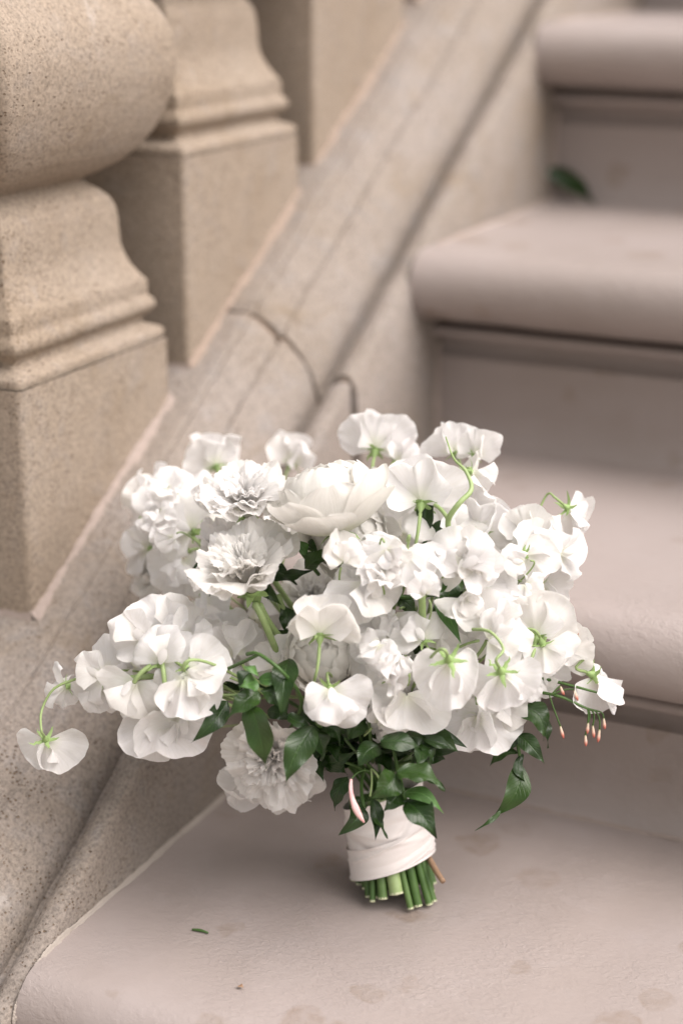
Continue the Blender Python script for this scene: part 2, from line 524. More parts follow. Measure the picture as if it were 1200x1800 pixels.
# ------------------------------------------------------------------ kerb (raking base under the balusters)
kerb = empty('stair_kerb', (-.15, 0, .1), 'moulded raking stone kerb beside the steps carrying the balusters', 'stair kerb')
KP = [(-.40, -.28), (-.40, .205), (-.394, .212), (-.25, .212), (-.104, .212), (-.090, .212), (-.0840, .2119), (-.0832, .2113), (-.0824, .2094), (-.0812, .2096), (-.0800, .2100), (-.073, .2062), (-.066, .2010), (-.0615, .1972),
      (-.0600, .1942), (-.0588, .1938), (-.0572, .1962), (-.0550, .1957), (-.052, .1928), (-.046, .1865), (-.040, .1795), (-.0355, .173), (-.032, .1655), (-.0295, .157), (-.0280, .149), (-.0235, .1475), (-.0205, .151), (-.0190, .160),
      (-.0155, .1665), (-.011, .1695), (-.006, .1705), (-.0025, .1695), (-.0007, .1665), (0, .161), (0, .10), (0, 0), (0, -.28)]
KP = np.array(KP)

def kerb_block(c0, c1, gap=.0021, name='stone_block', n=90, inset=0, batter=0):
    """block between the joints c0, c1: cuts square to the rake"""
    ys = np.linspace(c0 + gap, c1 - gap, n)
    P = np.zeros((len(KP), n, 3))
    prof = KP.copy()
    prof[-4:, 0] += np.array([.35, 1, 1, 1]) * batter          # upper stones stand a little proud of the lowest one
    if inset:
        q = np.roll(prof, -1, 0) - np.roll(prof, 1, 0)
        q[0] = prof[1] - prof[0]; q[-1] = prof[-1] - prof[-2]
        nn = np.stack([-q[:, 1], q[:, 0]], 1); nn /= np.linalg.norm(nn, axis=1)[:, None]
        prof = prof - nn * inset
    P[..., 0] = prof[:, 0:1]
    Y = ys[None, :] + 0 * prof[:, 1:2]          # joints are cut plumb
    P[..., 1] = Y
    P[..., 2] = K * Y + prof[:, 1:2]
    if not inset:
        ph = rng.uniform(0, 6.28, 8)
        for i, (f, a) in enumerate(((31, .0005), (73, .0004), (151, .00035), (320, .0003))):
            P[..., 2] += a * np.sin(Y * f + ph[i] + prof[:, 0:1] * 120) * (prof[:, 0:1] > -.11)
            P[..., 0] += a * .6 * np.sin(Y * f * 1.3 + ph[i + 4] + prof[:, 1:2] * 150) * (prof[:, 0:1] > -.11)
        # arrises softened towards the cut ends
        e = np.minimum(np.arange(n), np.arange(n)[::-1])[None, :] * abs(ys[1] - ys[0])
        P[..., 2] -= .0022 * np.exp(-(e / .003) ** 2) * (prof[:, 1:2] > .1)
    P -= np.array([-.15, 0, .1])
    mb = MB(); mb.grid(P)
    V = np.vstack(mb.V); m = len(KP)
    F = [f[::-1] for f in mb.F] + [tuple(i * n for i in range(m))[::-1], tuple(i * n + n - 1 for i in range(m))]
    return mesh(name, V, F, M['kerb'] if not inset else M['mortar'], None, True, 38)

J = [-.80, .1275, 1.02, 1.9]
for a, b in zip(J[:-1], J[1:]):
    n = 160
    link('stone_block', kerb_block(a, b, n=n, batter=.007 if a > 0 else 0), kerb)
for j in J[1:-1]:
    link('mortar_joint', kerb_block(j - .004, j + .004, 0, 'mortar_joint', 2, .0048, 0), kerb)

def bead(name, pts, wid, seed, mat, parent, inv, n=160, nrmA=(1, 0, 0), nrmB=(0, 0, 1)):
    """irregular smear of mortar in the corner between two faces"""
    r = np.random.default_rng(seed)
    pts = bez(pts, n) if len(pts) > 2 else bez(pts, n)
    n = len(pts)
    A = np.array(nrmA, float); B = np.array(nrmB, float)
    x = np.linspace(0, 1, n)
    L = np.linalg.norm(pts[-1] - pts[0])
    def wv():
        s = np.zeros(n)
        for f, a in ((6, .5), (15, .35), (37, .3), (80, .25), (170, .2)):
            s += a * np.sin(x * f * L * 6 + r.uniform(0, 6.28))
        return s
    wa = wid * np.clip(1 + .55 * wv(), .25, 2.2)
    wb = wid * np.clip(1 + .55 * wv(), .25, 2.2)
    Pm = np.zeros((5, n, 3))
    Pm[0] = pts + A * wa[:, None] - B * .0006
    Pm[1] = pts + A * wa[:, None] * .8 + B * .0009
    Pm[2] = pts + (A * wa[:, None] + B * wb[:, None]) * .36
    Pm[3] = pts + B * wb[:, None] * .8 + A * .0009
    Pm[4] = pts + B * wb[:, None] - A * .0006
    Pm -= inv
    mb = MB(); mb.grid(Pm)
    return link(name, mb.build(name, mat), parent)
sO = np.array([1.1, 0, 0])
bead('caulk_line', [(0.001, -.004, 0), (0.001, -.12, 0), (0.001, -.24, 0), (0.001, -.2835, -.001), (0.001, -.3, -.005), (0.001, -.314, -.012), (0.001, -.3215, -.024), (0.001, -.3222, -.034)], .0019, 3, M['caulk'], stair, sO, 260)
bead('caulk_line', [(0.002, -.006, 0), (1.5, -.006, 0)], .0014, 4, M['bead'], stair, sO, 300, (0, -1, 0), (0, 0, 1))
for i in (1, 2, 3):
    xf = .001 if i == 1 else .008
    bead('caulk_line', [(xf, (i - 1) * T - .004, i * R - .16), (xf, (i - 1) * T - .001, i * R - .08)], .003, 10 + i, M['bead'], stair, sO, 60, (1, 0, 0), (0, -1, 0))
    bead('caulk_line', [(.008, i * T, i * R), (.008, max((i - 1) * T - .012, .131), i * R)], .0022, 20 + i, M['bead'], stair, sO, 120)

# ------------------------------------------------------------------ balusters
A_, Yp, SB, CC, HP, DB = .10442, -.13742, .18, .21184, .15565, .20753
BP = [(.0870, -.0060), (.0893, -.0010), (.0885, .0012), (.0845, .0032), (.0785, .0055), (.0772, .0075), (.0785, .0105), (.0815, .0130), (.0838, .0155), (.0846, .0185), (.0838, .0218), (.0812, .0245),
      (.0803, .0265), (.0805, .0285), (.0806, .0340), (.0800, .0362), (.0765, .0415), (.0728, .0480), (.0700, .0550), (.0682, .0630), (.0676, .0720), (.0674, .0800), (.0664, .0880),
      (.0635, .0945), (.0585, .1000), (.0530, .1040), (.0512, .1062), (.0530, .1085), (.0600, .1122), (.0680, .1178), (.0760, .1262), (.0830, .1382), (.0885, .1510), (.0925, .1630), (.0950, .1750),
      (.0958, .1850), (.0955, .1950), (.0935, .2050), (.0895, .2140), (.0830, .2240), (.0760, .2330), (.0690, .2430), (.0630, .2540), (.0580, .2680), (.0545, .2850), (.0530, .3050)]

def square_ring(r, c, nseg=7, rc=4):
    """square of half width r with rounded corners c; nseg cuts per side"""
    pts = []
    for q in range(4):
        a0 = q * math.pi / 2
        cx, sx = math.cos(a0), math.sin(a0)
        side = [(r, y) for y in np.linspace(-(r - c), r - c, nseg)]
        cor = [(r - c + c * math.cos(t), r - c + c * math.sin(t)) for t in np.linspace(0, math.pi / 2, rc + 1)[1:-1]]
        for x, y in side + cor:
            pts.append((x * cx - y * sx, x * sx + y * cx))
    return np.array(pts)

def square_lathe(prof, c, seed=0, bulge=0):
    P = []
    for r, z in prof:
        ring = square_ring(r, c)
        P.append(np.column_stack([ring, np.full(len(ring), z)]))
    P = np.array(P)
    rr = np.random.default_rng(seed)
    ph = rr.uniform(0, 6.28, (6, 3))
    d = np.zeros(P.shape[:2])
    for i, f in enumerate((60, 110, 210, 340)):
        d += (.0007 / (i + 1.2)) * np.sin(P[..., 0] * f + ph[i, 0]) * np.sin(P[..., 1] * f * 1.1 + ph[i, 1]) * np.sin(P[..., 2] * f * .9 + ph[i, 2])
    P[..., :2] *= (1 + d / .08)[..., None]
    return P

def densify(prof, step=.004):
    out = [prof[0]]
    for a, b in zip(prof[:-1], prof[1:]):
        L = math.hypot(b[0] - a[0], b[1] - a[1])
        n = max(1, int(L / step))
        for k in range(1, n + 1):
            out.append((a[0] + (b[0] - a[0]) * k / n, a[1] + (b[1] - a[1]) * k / n))
    return out

def baluster(idx, label):
    yc = Yp + idx * DB + SB / 2
    zt = K * (Yp + idx * DB) + CC + HP
    o = empty('stone_baluster', (-A_ - SB / 2, yc, zt), label, 'baluster', 'square stone balusters on the raking kerb')
    s = SB / 2
    # plinth, its foot cut to the rake
    zs = np.linspace(0, 1, 24)
    ring = square_ring(s, .0045, 9)
    P = np.zeros((len(zs), len(ring), 3))
    for i, q in enumerate(zs):
        P[i, :, :2] = ring
        foot = K * (yc + ring[:, 1]) + CC - .002 - zt
        P[i, :, 2] = foot + (-.0055 - foot) * q
    rr = np.random.default_rng(50 + idx)
    for f in (50, 120, 260):
        P[..., :2] *= (1 + .0035 * 50 / f * np.sin(P[..., 0] * f + rr.uniform(0, 6)) * np.sin(P[..., 2] * f + rr.uniform(0, 6)) * np.sin(P[..., 1] * f + rr.uniform(0, 6)))[..., None]
    mb = MB(); mb.grid(P, True)
    link('plinth', mb.build('plinth', M['stone'], True, 60), o)
    i0 = 24
    for nm, pr, c, cap in (('base_moulding', BP[:16], .003, 0), ('ogee_neck', BP[15:27], .003, 0), ('vase_body', BP[26:], .0065, 1)):
        if nm == 'vase_body':
            pr = [(q + .0042 * min(1, max(0, (q - .055) / .03)), z_) for q, z_ in pr]
        if nm == 'base_moulding':
            pr = [(.0885, -.0056)] + list(pr[1:])
        mb = MB()
        Pm = square_lathe(densify(pr), c, idx * 7 + len(nm))
        if nm == 'vase_body':
            # corner crease fades: rounder corners low down
            pass
        mb.grid(Pm, True)
        if cap:
            n = Pm.shape[1]
            mb.F.append(tuple((Pm.shape[0] - 1) * n + j for j in range(n)))
        link(nm, mb.build(nm, M['stone'], True, 60), o)
    # bedding mortar squeezed out along the foot
    x = -A_
    y0 = Yp + idx * DB
    inv = np.array([-A_ - SB / 2, yc, zt])
    ya = np.linspace(y0 - .001, y0 + SB, 8)
    bead('mortar_bead', [(x - .0002, y, K * y + CC) for y in ya], .0044 if idx == 0 else .004, 60 + idx, M['bead'] if idx == 0 else M['mortar_pink'], o, inv, 160, (1, 0, 0), (0, 0, 1))
    xa = np.linspace(x - SB, x, 6)
    bead('mortar_bead', [(q, y0 + .0002, K * y0 + CC) for q in xa], .0025, 80 + idx, M['bead'], o, inv, 90, (0, -1, -K * 1.0), (0, 0, 1))
M['mortar_pink'] = mortar_mat('pink_mortar', (0.306, 0.234, 0.187, 1))
baluster(0, 'nearest stone baluster at the left edge, its bulging vase body and plinth both in view')
baluster(1, 'second stone baluster from the left, moulded foot and short neck above a tall plinth')
baluster(2, 'third stone baluster from the left, only its blurred plinth in view')
baluster(3, 'farthest stone baluster, a dark sliver at the top edge beside the kerb')

# ------------------------------------------------------------------ bouquet
def FR(f, z):
    """rotation whose Y is the facing f and Z close to z (both camera-frame triples)"""
    y = nrm(camvec(*f)); zz = camvec(*z)
    zz = nrm(zz - y * (zz @ y))
    x = np.cross(y, zz)
    return np.column_stack([x, y, zz])

def M4(Rm, loc, s=1.0):
    m = Matrix.Identity(4)
    for i in range(3):
        for j in range(3):
            m[i][j] = float(Rm[i, j] * s)
        m[i][3] = float(loc[i])
    return m

def wave(x, ks, r, decay=.5):
    s = np.zeros_like(x)
    for k in ks:
        s += np.sin(k * x + r.uniform(0, 6.28)) * r.uniform(.6, 1.2) / (k ** decay)
    return s

def banner_mesh(r, ruff=1.0, fold=.25, reflex=.25):
    nr, nt_ = 15, 53
    th = np.linspace(-2.15, 2.15, nt_)[None, :]
    rr = (np.linspace(.02, 1, nr) ** .8)[:, None]
    notch = r.uniform(.03, .13)
    Rt = 1 - notch * np.exp(-(th / .20) ** 2) + .045 * wave(th, (2.2, 3.4, 5), r, .3) + .010 * wave(th, (13, 21), r, 0)
    Rt = Rt * (1 - .25 * np.clip((abs(th) - 1.5) / .65, 0, 1) ** 2) * (1 + r.uniform(0, .14) * np.sin(th + r.uniform(0, 6)))
    X = rr * Rt * np.sin(th) * r.uniform(1.05, 1.2)
    Z = rr * Rt * np.cos(th) * r.uniform(.92, 1.06) + .10 * rr
    # broad soft waves over the blade, tighter ones only at the rim
    Y = ruff * .11 * rr ** 1.8 * wave(th, (1.6, 2.6, 3.7), r, .5)
    Y = Y + ruff * .13 * rr ** 4.2 * wave(th, (3.8, 5.5, 8), r, .25) + ruff * .035 * rr ** 8 * wave(th, (12, 17), r, .1)
    Y = Y + .05 * np.sin(2.6 * X + r.uniform(0, 6)) * np.sin(2.9 * Z + r.uniform(0, 6)) * rr
    a1 = r.uniform(0, 6.28, 6)
    Y = Y + ruff * rr * (.034 * np.sin(7 * X + 3 * Z + a1[0]) * np.sin(6 * Z - 2 * X + a1[1]) + .014 * np.sin(13 * X - 6 * Z + a1[2]) * np.sin(11 * Z + 5 * X + a1[3]))
    Y = Y - .06 * np.exp(-(X / .07) ** 2) * np.clip(Z, 0, 1) ** .7
    # rim rolls over in places
    roll = np.clip(.5 + .8 * wave(th, (1.1, 2.1), r, .2), 0, 1.4)
    Y = Y - reflex * (.35 * rr ** 2 + .9 * rr ** 6 * roll) * (.6 + .4 * np.cos(th)) + .14 * X * r.normal() * rr
    sh = 1 - .12 * rr ** 6 * roll
    X = X * sh; Z = Z * sh
    bl, br = fold * r.uniform(.5, 1.5) + r.uniform(-.1, .3), fold * r.uniform(.5, 1.5) + r.uniform(-.1, .3)
    b = np.where(X < 0, bl, br)
    X2 = X * np.cos(b); Y2 = Y + np.abs(X) * np.sin(b) * (1 - .35 * np.abs(X))
    P = np.stack(np.broadcast_arrays(X2, Y2, Z), -1)
    uv = np.stack(np.broadcast_arrays((th + 2.15) / 4.3, rr), -1)
    mb = MB(); mb.grid(P, uv=uv)
    return mb.build('sweet_pea', M['pea'])

def wing_mesh(r, side, openness):
    nr, nt_ = 11, 25
    th = np.linspace(-1.35, 1.35, nt_)[None, :]
    rr = (np.linspace(.03, 1, nr) ** .85)[:, None]
    L = r.uniform(.78, 1.02)
    Rt = L * (1 + .05 * wave(th, (2.2, 3.5), r, .3) + .008 * wave(th, (13, 20), r, 0)) * (1 - .25 * np.clip(abs(th) - .9, 0, 1))
    X = rr * Rt * np.sin(th) * .92
    Z = rr * Rt * np.cos(th)
    Y = .42 * rr ** 1.6 * (1 - .4 * np.abs(np.sin(th))) - .34 * rr ** 3.6 + .07 * rr ** 2 * wave(th, (1.8, 3), r, .3) + .09 * rr ** 4 * wave(th, (4, 6.5, 9), r, .2)
    P = np.stack(np.broadcast_arrays(X, Y, Z), -1).reshape(-1, 3)
    a = side * (1.15 - openness)
    tilt = -r.uniform(.25, .95)
    ca, sa = math.cos(a), math.sin(a)
    Rz = np.array([[ca, -sa, 0], [sa, ca, 0], [0, 0, 1]])
    ct, st = math.cos(tilt), math.sin(tilt)
    Rx = np.array([[1, 0, 0], [0, ct, -st], [0, st, ct]])
    b = -side * r.uniform(.2, .8)
    Ry = np.array([[math.cos(b), 0, math.sin(b)], [0, 1, 0], [-math.sin(b), 0, math.cos(b)]])
    P = P @ (Ry.T) @ Rz.T @ Rx.T
    P = P + np.array([side * .03, .05, .02])
    uv = np.stack(np.broadcast_arrays((th + 1.35) / 2.7, rr), -1).reshape(-1, 2)
    return mesh('wing_petal', P, gridfaces(nr, nt_), M['pea'], uv)

def keel_mesh(r):
    nr, nt_ = 7, 11
    th = np.linspace(-1.3, 1.3, nt_)[None, :]
    rr = np.linspace(.04, 1, nr)[:, None]
    X = rr * .20 * np.sin(th) * np.sin(np.pi * np.clip(rr * .8 + .1, 0, 1))
    Y = .12 + .42 * rr
    Z = -.02 + .30 * rr ** 2 - .10 * np.cos(th) * np.sin(np.pi * rr)
    P = np.stack(np.broadcast_arrays(X, Y, Z), -1)
    uv = np.stack(np.broadcast_arrays((th + 1.3) / 2.6, rr), -1)
    mb = MB(); mb.grid(P, uv=uv)
    return mb.build('keel_petal', M['pea'])

def calyx_mesh(r, axis, L=.36, name='calyx', nsep=5, cup=.085):
    """cup plus pointed sepals round the given axis, which points back along the stalk"""
    a = nrm(axis)
    u = nrm(np.cross(a, [1, 0, .2])); v = np.cross(a, u)
    mb = MB()
    th = np.linspace(0, 2 * np.pi, 10, endpoint=False)
    prof = [(cup * 1.15, -.03), (cup * 1.2, .04), (cup * .95, .12), (cup * .6, .19), (cup * .34, .24), (cup * .28, .30)]
    P = np.array([[a * z + rad * (u * math.cos(t) + v * math.sin(t)) for t in th] for rad, z in prof])
    mb.grid(P, True)
    for k in range(nsep):
        ph = 2 * np.pi * k / nsep + r.uniform(-.25, .25)
        d = u * math.cos(ph) + v * math.sin(ph)
        s = np.cross(a, d)
        l = L * r.uniform(.8, 1.2)
        cur = r.uniform(-.1, .75)
        n = 7
        rows = []
        for t in np.linspace(0, 1, n):
            wd = cup * .78 * (1 - t) ** .8 * (1 + .5 * t)
            c = d * (cup * .9 + l * t) + a * (.02 + l * cur * t * t) + s * .12 * l * t * t * r.normal()
            rows.append([c - s * wd, c - a * wd * .35 * -1, c + s * wd])
        mb.grid(np.array(rows))
    return mb.build(name, M['calyx'])

BIND = px(664, 1372, 1.045)
HEADC = px(628, 1085, 1.06)
FOOT = px(700, 1572, 0)  # replaced below by the floor point
d_ = FW + RI * (700 - 600) / FOC - UP * (1560 - 900) / FOC
FOOT = CAM + d_ * ((0.004 - CAM[2]) / d_[2])
bq = empty('bouquet', tuple(FOOT), 'white bridal bouquet with a ribbon-wrapped handle, standing on the lowest step', 'bouquet')
O = np.array(FOOT)

def dome(u, v, off=0):
    q = ((u - 622) / 440) ** 2 + ((v - 1050) / 370) ** 2
    return 1.05 - .115 * math.sqrt(max(0, 1 - q)) + off

def stalk(parent, name, pts, rad, mat, inv_loc, n=16, nc=7):
    mb = MB(); tube(mb, bez(pts, n) - inv_loc, rad, nc)
    return link(name, mb.build(name, mat), parent)

def sweet_pea(u, v, rad, f, ang, off=0, ruff=1.0, fold=.25, reflex=.22, openness=.35, cal=1, keel=1, wings=2, label=None, ped=None, depth=None):
    r = np.random.default_rng(int(u * 31 + v * 17 + rad))
    dp = depth if depth else dome(u, v, off)
    s = 1.27 * rad * dp / FOC
    a = math.radians(ang)
    zv = (math.sin(a), math.cos(a), .02)
    Rm = FR(f, zv)
    org = px(u, v, dp) - Rm[:, 2] * s * .28
    o = link('sweet_pea', banner_mesh(r, ruff, fold, reflex), bq, M4(Rm, org - O, s))
    if label: o['label'] = label
    ws = (-1, 1)[:wings] if wings < 3 else (-1, 1)
    for sd in ws:
        link('wing_petal', wing_mesh(r, sd, openness + r.uniform(-.2, .2)), o)
    if keel:
        link('keel_petal', keel_mesh(r), o)
    ax = np.array([r.uniform(-.15, .15), -.75, -.65])
    if cal:
        link('calyx', calyx_mesh(r, ax), o)
    # stalk from calyx back into the bouquet, in blossom units
    back = Rm @ nrm(ax)
    p0 = org + back * s * .26
    if ped is None:
        tgt = org * .55 + (BIND + (HEADC - BIND) * .35) * .45
        p1 = p0 + back * s * .8
        pts = [p0, p1, p1 * .5 + tgt * .5 + back * s * .15, tgt]
    else:
        pts = [p0, p0 + back * s * ped[0]] + [px(*q) for q in ped[1:]]
    loc = [(Rm.T @ (np.array(q) - org)) / s for q in pts]
    mb = MB(); tube(mb, bez(loc, 18), np.array([.042, .036, .036, .042]), 7)
    link('pedicel', mb.build('pedicel', M['pedicel']), o)
    return o

def frill_petal(r, spread, L, psi0, psi1, amp, rho0=.05, h0=0, ks=(1.7, 2.7, 4.0), nr=13, nc=65, fr=1.0):
    """broad petal wrapped round the axis; the rim is ruffled and finely fringed"""
    th = np.linspace(-1, 1, nc)[None, :]
    tt = np.linspace(0, 1, nr)[:, None]
    q = th * spread / .7
    ln = L * (1 + .06 * wave(q * 2, (1, 2.3), r, .2) - .16 * np.abs(th) ** 4) + fr * .011 * wave(q * 9, (2.3, 3.9, 5.6), r, .0) * tt ** 3
    psi = psi0 + (psi1 - psi0) * tt ** (1.5 + 1.6 * (psi0 < .3))
    dt = 1 / (nr - 1)
    sn = np.vstack([np.zeros((1, 1)), np.cumsum((np.sin(psi[1:]) + np.sin(psi[:-1])) / 2 * dt, 0)])
    cs = np.vstack([np.zeros((1, 1)), np.cumsum((np.cos(psi[1:]) + np.cos(psi[:-1])) / 2 * dt, 0)])
    rho = rho0 + ln * sn
    h = h0 + ln * cs
    e = np.clip((tt - .25) / .75, 0, 1) ** 1.8
    d = amp * e * wave(q * 2.2, ks, r, .35) + fr * amp * .10 * tt ** 7 * wave(q * 8, (2, 3.1, 4.6), r, .1)
    rho = np.maximum(rho + np.cos(psi) * d, .015)
    h = h - np.sin(psi) * d
    wd = spread * (.7 + .3 * np.sqrt(tt)) * (1 + .06 * r.normal())
    az = th * wd + amp * .35 * e * wave(q * 2.2, (ks[0] * 1.1, ks[1] * .9), r, .4) / np.maximum(rho / .5, .5)
    P = np.stack(np.broadcast_arrays(rho * np.cos(az), rho * np.sin(az), h), -1)
    uv = np.stack(np.broadcast_arrays(th * .5 + .5, tt), -1)
    return P, uv

def rotz(P, a):
    c, s = math.cos(a), math.sin(a)
    return np.stack([P[..., 0] * c - P[..., 1] * s, P[..., 0] * s + P[..., 1] * c, P[..., 2]], -1)

def axis_frame(ax):
    z = nrm(camvec(*ax))
    x = nrm(np.cross(RI + .3 * UP, z)); y = np.cross(z, x)
    return np.column_stack([x, y, z])

def frilled(u, v, rad, ax, off=0, closed=0.0, label=None, depth=None, stem=True):
    """double frilled bloom: inner ruffles one body, outer petals apart"""
    r = np.random.default_rng(int(u * 13 + v * 7))
    dp = depth if depth else dome(u, v, off)
    s = 1.12 * rad * dp / FOC
    Rm = axis_frame(ax)
    org = px(u, v, dp) - Rm[:, 2] * s * .42
    mb = MB()
    D = math.radians
    whorls = [(5, .95, .99, D(27), D(78), .07, .05), (5, .95, .92, D(19), D(76), .07, .05), (5, .95, .86, D(11), D(76), .065, .045), (4, 1.10, .81, D(7), D(72), .06, .04),
              (4, 1.12, .78, D(4), D(68), .055, .035), (3, 1.35, .75, D(2), D(60), .05, .03), (3, 1.3, .73, D(0), D(48), .045, .02)]
    for n, sp, L, a0, a1, am, r0 in whorls:
        a00 = r.uniform(0, 6.28)
        for k in range(n):
            P, uv = frill_petal(r, sp, L * r.uniform(.92, 1.06), a0 + r.normal() * .03, a1 * (1 - closed * .4) + r.normal() * .08, am, r0)
            mb.grid(rotz(P, a00 + 2 * math.pi * (k + r.uniform(-.15, .15)) / n), uv=uv)
    o = link('frilled_bloom', mb.build('frilled_bloom', M['frill']), bq, M4(Rm, org - O, s))
    if label: o['label'] = label
    n = 6
    for k in range(n):
        P, uv = frill_petal(r, .78, 1.06 * r.uniform(.93, 1.06), D(34), D(80 + r.normal() * 9) * (1 - closed * .3), .065, .05, -.03, (1.6, 2.8, 4.2))
        m2 = MB(); m2.grid(rotz(P, 2 * math.pi * (k + r.uniform(-.12, .12)) / n), uv=uv)
        link('petal', m2.build('petal', M['frill']), o)
    link('calyx', calyx_mesh(r, (0, 0, -1), .20, 'calyx', 5, .10), o)
    if stem:
        back = -Rm[:, 2]
        p0 = org + back * s * .28
        tgt = org * .5 + (BIND + (HEADC - BIND) * .2) * .5
        pts = [p0, p0 + back * s * .7, tgt]
        loc = [(Rm.T @ (np.array(q) - org)) / s for q in pts]
        m3 = MB(); tube(m3, bez(loc, 14), .055, 8)
        link('flower_stem', m3.build('flower_stem', M['pedicel']), o)
    return o

def ran_petal(r, R0, tip, half, flare, start=.25, nr=13, nc=21):
    """rounded shell petal lying on a ball, rim lifting a little"""
    s = np.linspace(-1, 1, nc)[None, :]
    t = np.linspace(0, 1, nr)[:, None]
    out = np.sqrt(np.clip(1 - (np.clip(t - .50, 0, 1) / .53) ** 2.6, 0, 1)) * (.35 + .65 * np.clip(t / .5, 0, 1) ** .7)
    w = half * out * (1 + .03 * wave(t * 3, (1.5, 2.7), r, .2))
    al = start + (tip - start) * t + .03 * t * wave(s * 2, (1.2, 2.3), r, .2)
    rim = np.clip(np.maximum(np.abs(s) ** 5 * t, t ** 7), 0, 1)
    rad = R0 * (1 + flare * t ** 3 + .035 * rim + .034 * t ** 2 * wave(s * 2.2 + t, (1.2, 2.2, 3.4), r, .3) + .018 * t ** 6 * wave(s * 4, (2.2, 3.6), r, .2))
    D = np.stack(np.broadcast_arrays(np.sin(al), s * w, -np.cos(al)), -1)
    D = D / np.linalg.norm(D, axis=-1)[..., None]
    P = D * np.broadcast_to(rad, D.shape[:2])[..., None] * np.array([1, 1, .76])
    uv = np.stack(np.broadcast_arrays(s * .5 + .5, t), -1)
    return P, uv

def ranunculus(u, v, rad, ax, off=0, openp=1.0, label=None, depth=None, stem=None, skirt=6):
    r = np.random.default_rng(int(u * 11 + v * 3))
    dp = depth if depth else dome(u, v, off)
    s = 1.06 * rad * dp / FOC
    Rm = axis_frame(ax)
    org = px(u, v, dp)
    mb = MB()
    for k, (R0, n, tip, half, fl) in enumerate([(.95, 5, 2.15, .90, .03), (.89, 5, 2.38, .90, .01), (.83, 4, 2.58, .92, .0), (.77, 4, 2.78, .92, .0), (.70, 3, 2.95, 1.0, .0), (.63, 3, 3.1, 1.1, .0), (.55, 3, 3.3, 1.2, .0)]):
        for i in range(n):
            P, uv = ran_petal(r, R0 + .012 * (i % 2) + r.uniform(-.008, .008), tip + r.normal() * .13, half * r.uniform(.85, 1.1), fl, .5)
            mb.grid(rotz(P, 2 * math.pi * (i + r.uniform(-.15, .15)) / n + k * 1.1), uv=uv)
    o = link('ranunculus', mb.build('ranunculus', M['ran']), bq, M4(Rm, org - O, s))
    if label: o['label'] = label
    for i in range(skirt):
        P, uv = ran_petal(r, 1.0 + .02 * (i % 2), 1.72 + r.normal() * .16, .88, (.12 + r.uniform(0, .16)) * openp)
        m2 = MB(); m2.grid(rotz(P, 2 * math.pi * (i + r.uniform(-.15, .15)) / skirt), uv=uv)
        link('petal', m2.build('petal', M['ran']), o)
    for i in range(4 if skirt else 0):
        P, uv = ran_petal(r, 1.05, 1.36 + r.normal() * .16, .85, (.16 + .24 * r.uniform()) * openp)
        m2 = MB(); m2.grid(rotz(P, 2 * math.pi * (i + .5) / 4 + .4), uv=uv)
        link('petal', m2.build('petal', M['ran']), o)
    cal = calyx_mesh(r, (0, 0, -1), .32, 'calyx', 5, .12)
    co = link('calyx', cal, o, Matrix.Translation((0, 0, -.76)))
    p0 = org - Rm[:, 2] * s * .95
    if stem is None:
        pts = [p0, p0 - Rm[:, 2] * s * .7, org * .5 + (BIND + (HEADC - BIND) * .2) * .5]
    else:
        pts = [p0] + [px(*q) for q in stem]
    loc = [(Rm.T @ (np.array(q) - org)) / s for q in pts]
    m3 = MB(); tube(m3, bez(loc, 14), .075, 9)
    link('flower_stem', m3.build('flower_stem', M['pedicel']), o)
    return o

BK = (0, .15, -.9)
# --- back row, soft
sweet_pea(378, 803, 52, (-.5, .3, -.6), -20, depth=1.10, label='sweet pea standing highest at the left back')
sweet_pea(512, 800, 44, (.4, .3, -.7), 12, depth=1.13, fold=.6, ruff=1.3)
sweet_pea(662, 772, 56, (.1, .25, -.9), 8, depth=1.06, ruff=1.2)
sweet_pea(700, 800, 46, (.5, .2, .5), 40, depth=1.07)
sweet_pea(800, 782, 42, (-.4, .3, -.6), -12, depth=1.045, ruff=1.2)
sweet_pea(834, 788, 38, (.5, .2, -.5), 20, depth=1.03, fold=.5)
sweet_pea(832, 840, 42, (.8, .1, .3), 100, depth=1.015, ruff=1.2)
sweet_pea(735, 862, 66, (.12, .2, -.9), -10, depth=.995, ruff=.8, reflex=.12)
sweet_pea(842, 920, 60, (.3, .25, -.8), 15, depth=1.01, ruff=.8)
sweet_pea(785, 925, 55, (.2, .3, .8), 10, depth=1.005)
# --- left back
sweet_pea(262, 872, 50, (-.6, .3, .6), -35, depth=1.09, ruff=1.3)
sweet_pea(312, 872, 58, (-.3, .5, .7), -15, depth=1.07, ruff=1.2)
sweet_pea(322, 925, 58, (-.3, .2, .8), -60, depth=1.05, ruff=1.2)
sweet_pea(255, 958, 42, (-.7, .1, .6), -70, depth=1.08, ruff=1.3)
frilled(272, 1005, 58, (-.75, .15, .5), depth=1.08, label='frilled bloom half hidden at the left back')
sweet_pea(322, 1000, 52, (-.3, .1, .9), 180, depth=1.05, cal=0)
sweet_pea(360, 1070, 46, (-.2, .1, .9), 150, depth=1.04, cal=0)
# --- frilled blooms in front
frilled(433, 874, 86, (-.08, .80, .52), depth=1.0, label='domed frilled bloom at the upper left')
frilled(430, 1000, 106, (-.27, .74, .52), depth=.965, label='widest frilled bloom, bowl-shaped, left of centre')
frilled(482, 1335, 86, (-.30, -.28, .86), depth=.985, label='frilled bloom hanging lowest at the left of the ribbon')
frilled(548, 1050, 62, (0, .55, .8), depth=1.035, closed=.5)
frilled(735, 1235, 78, (.12, -.35, .9), depth=.985)
frilled(765, 1265, 58, (.2, -.55, .8), depth=.99)
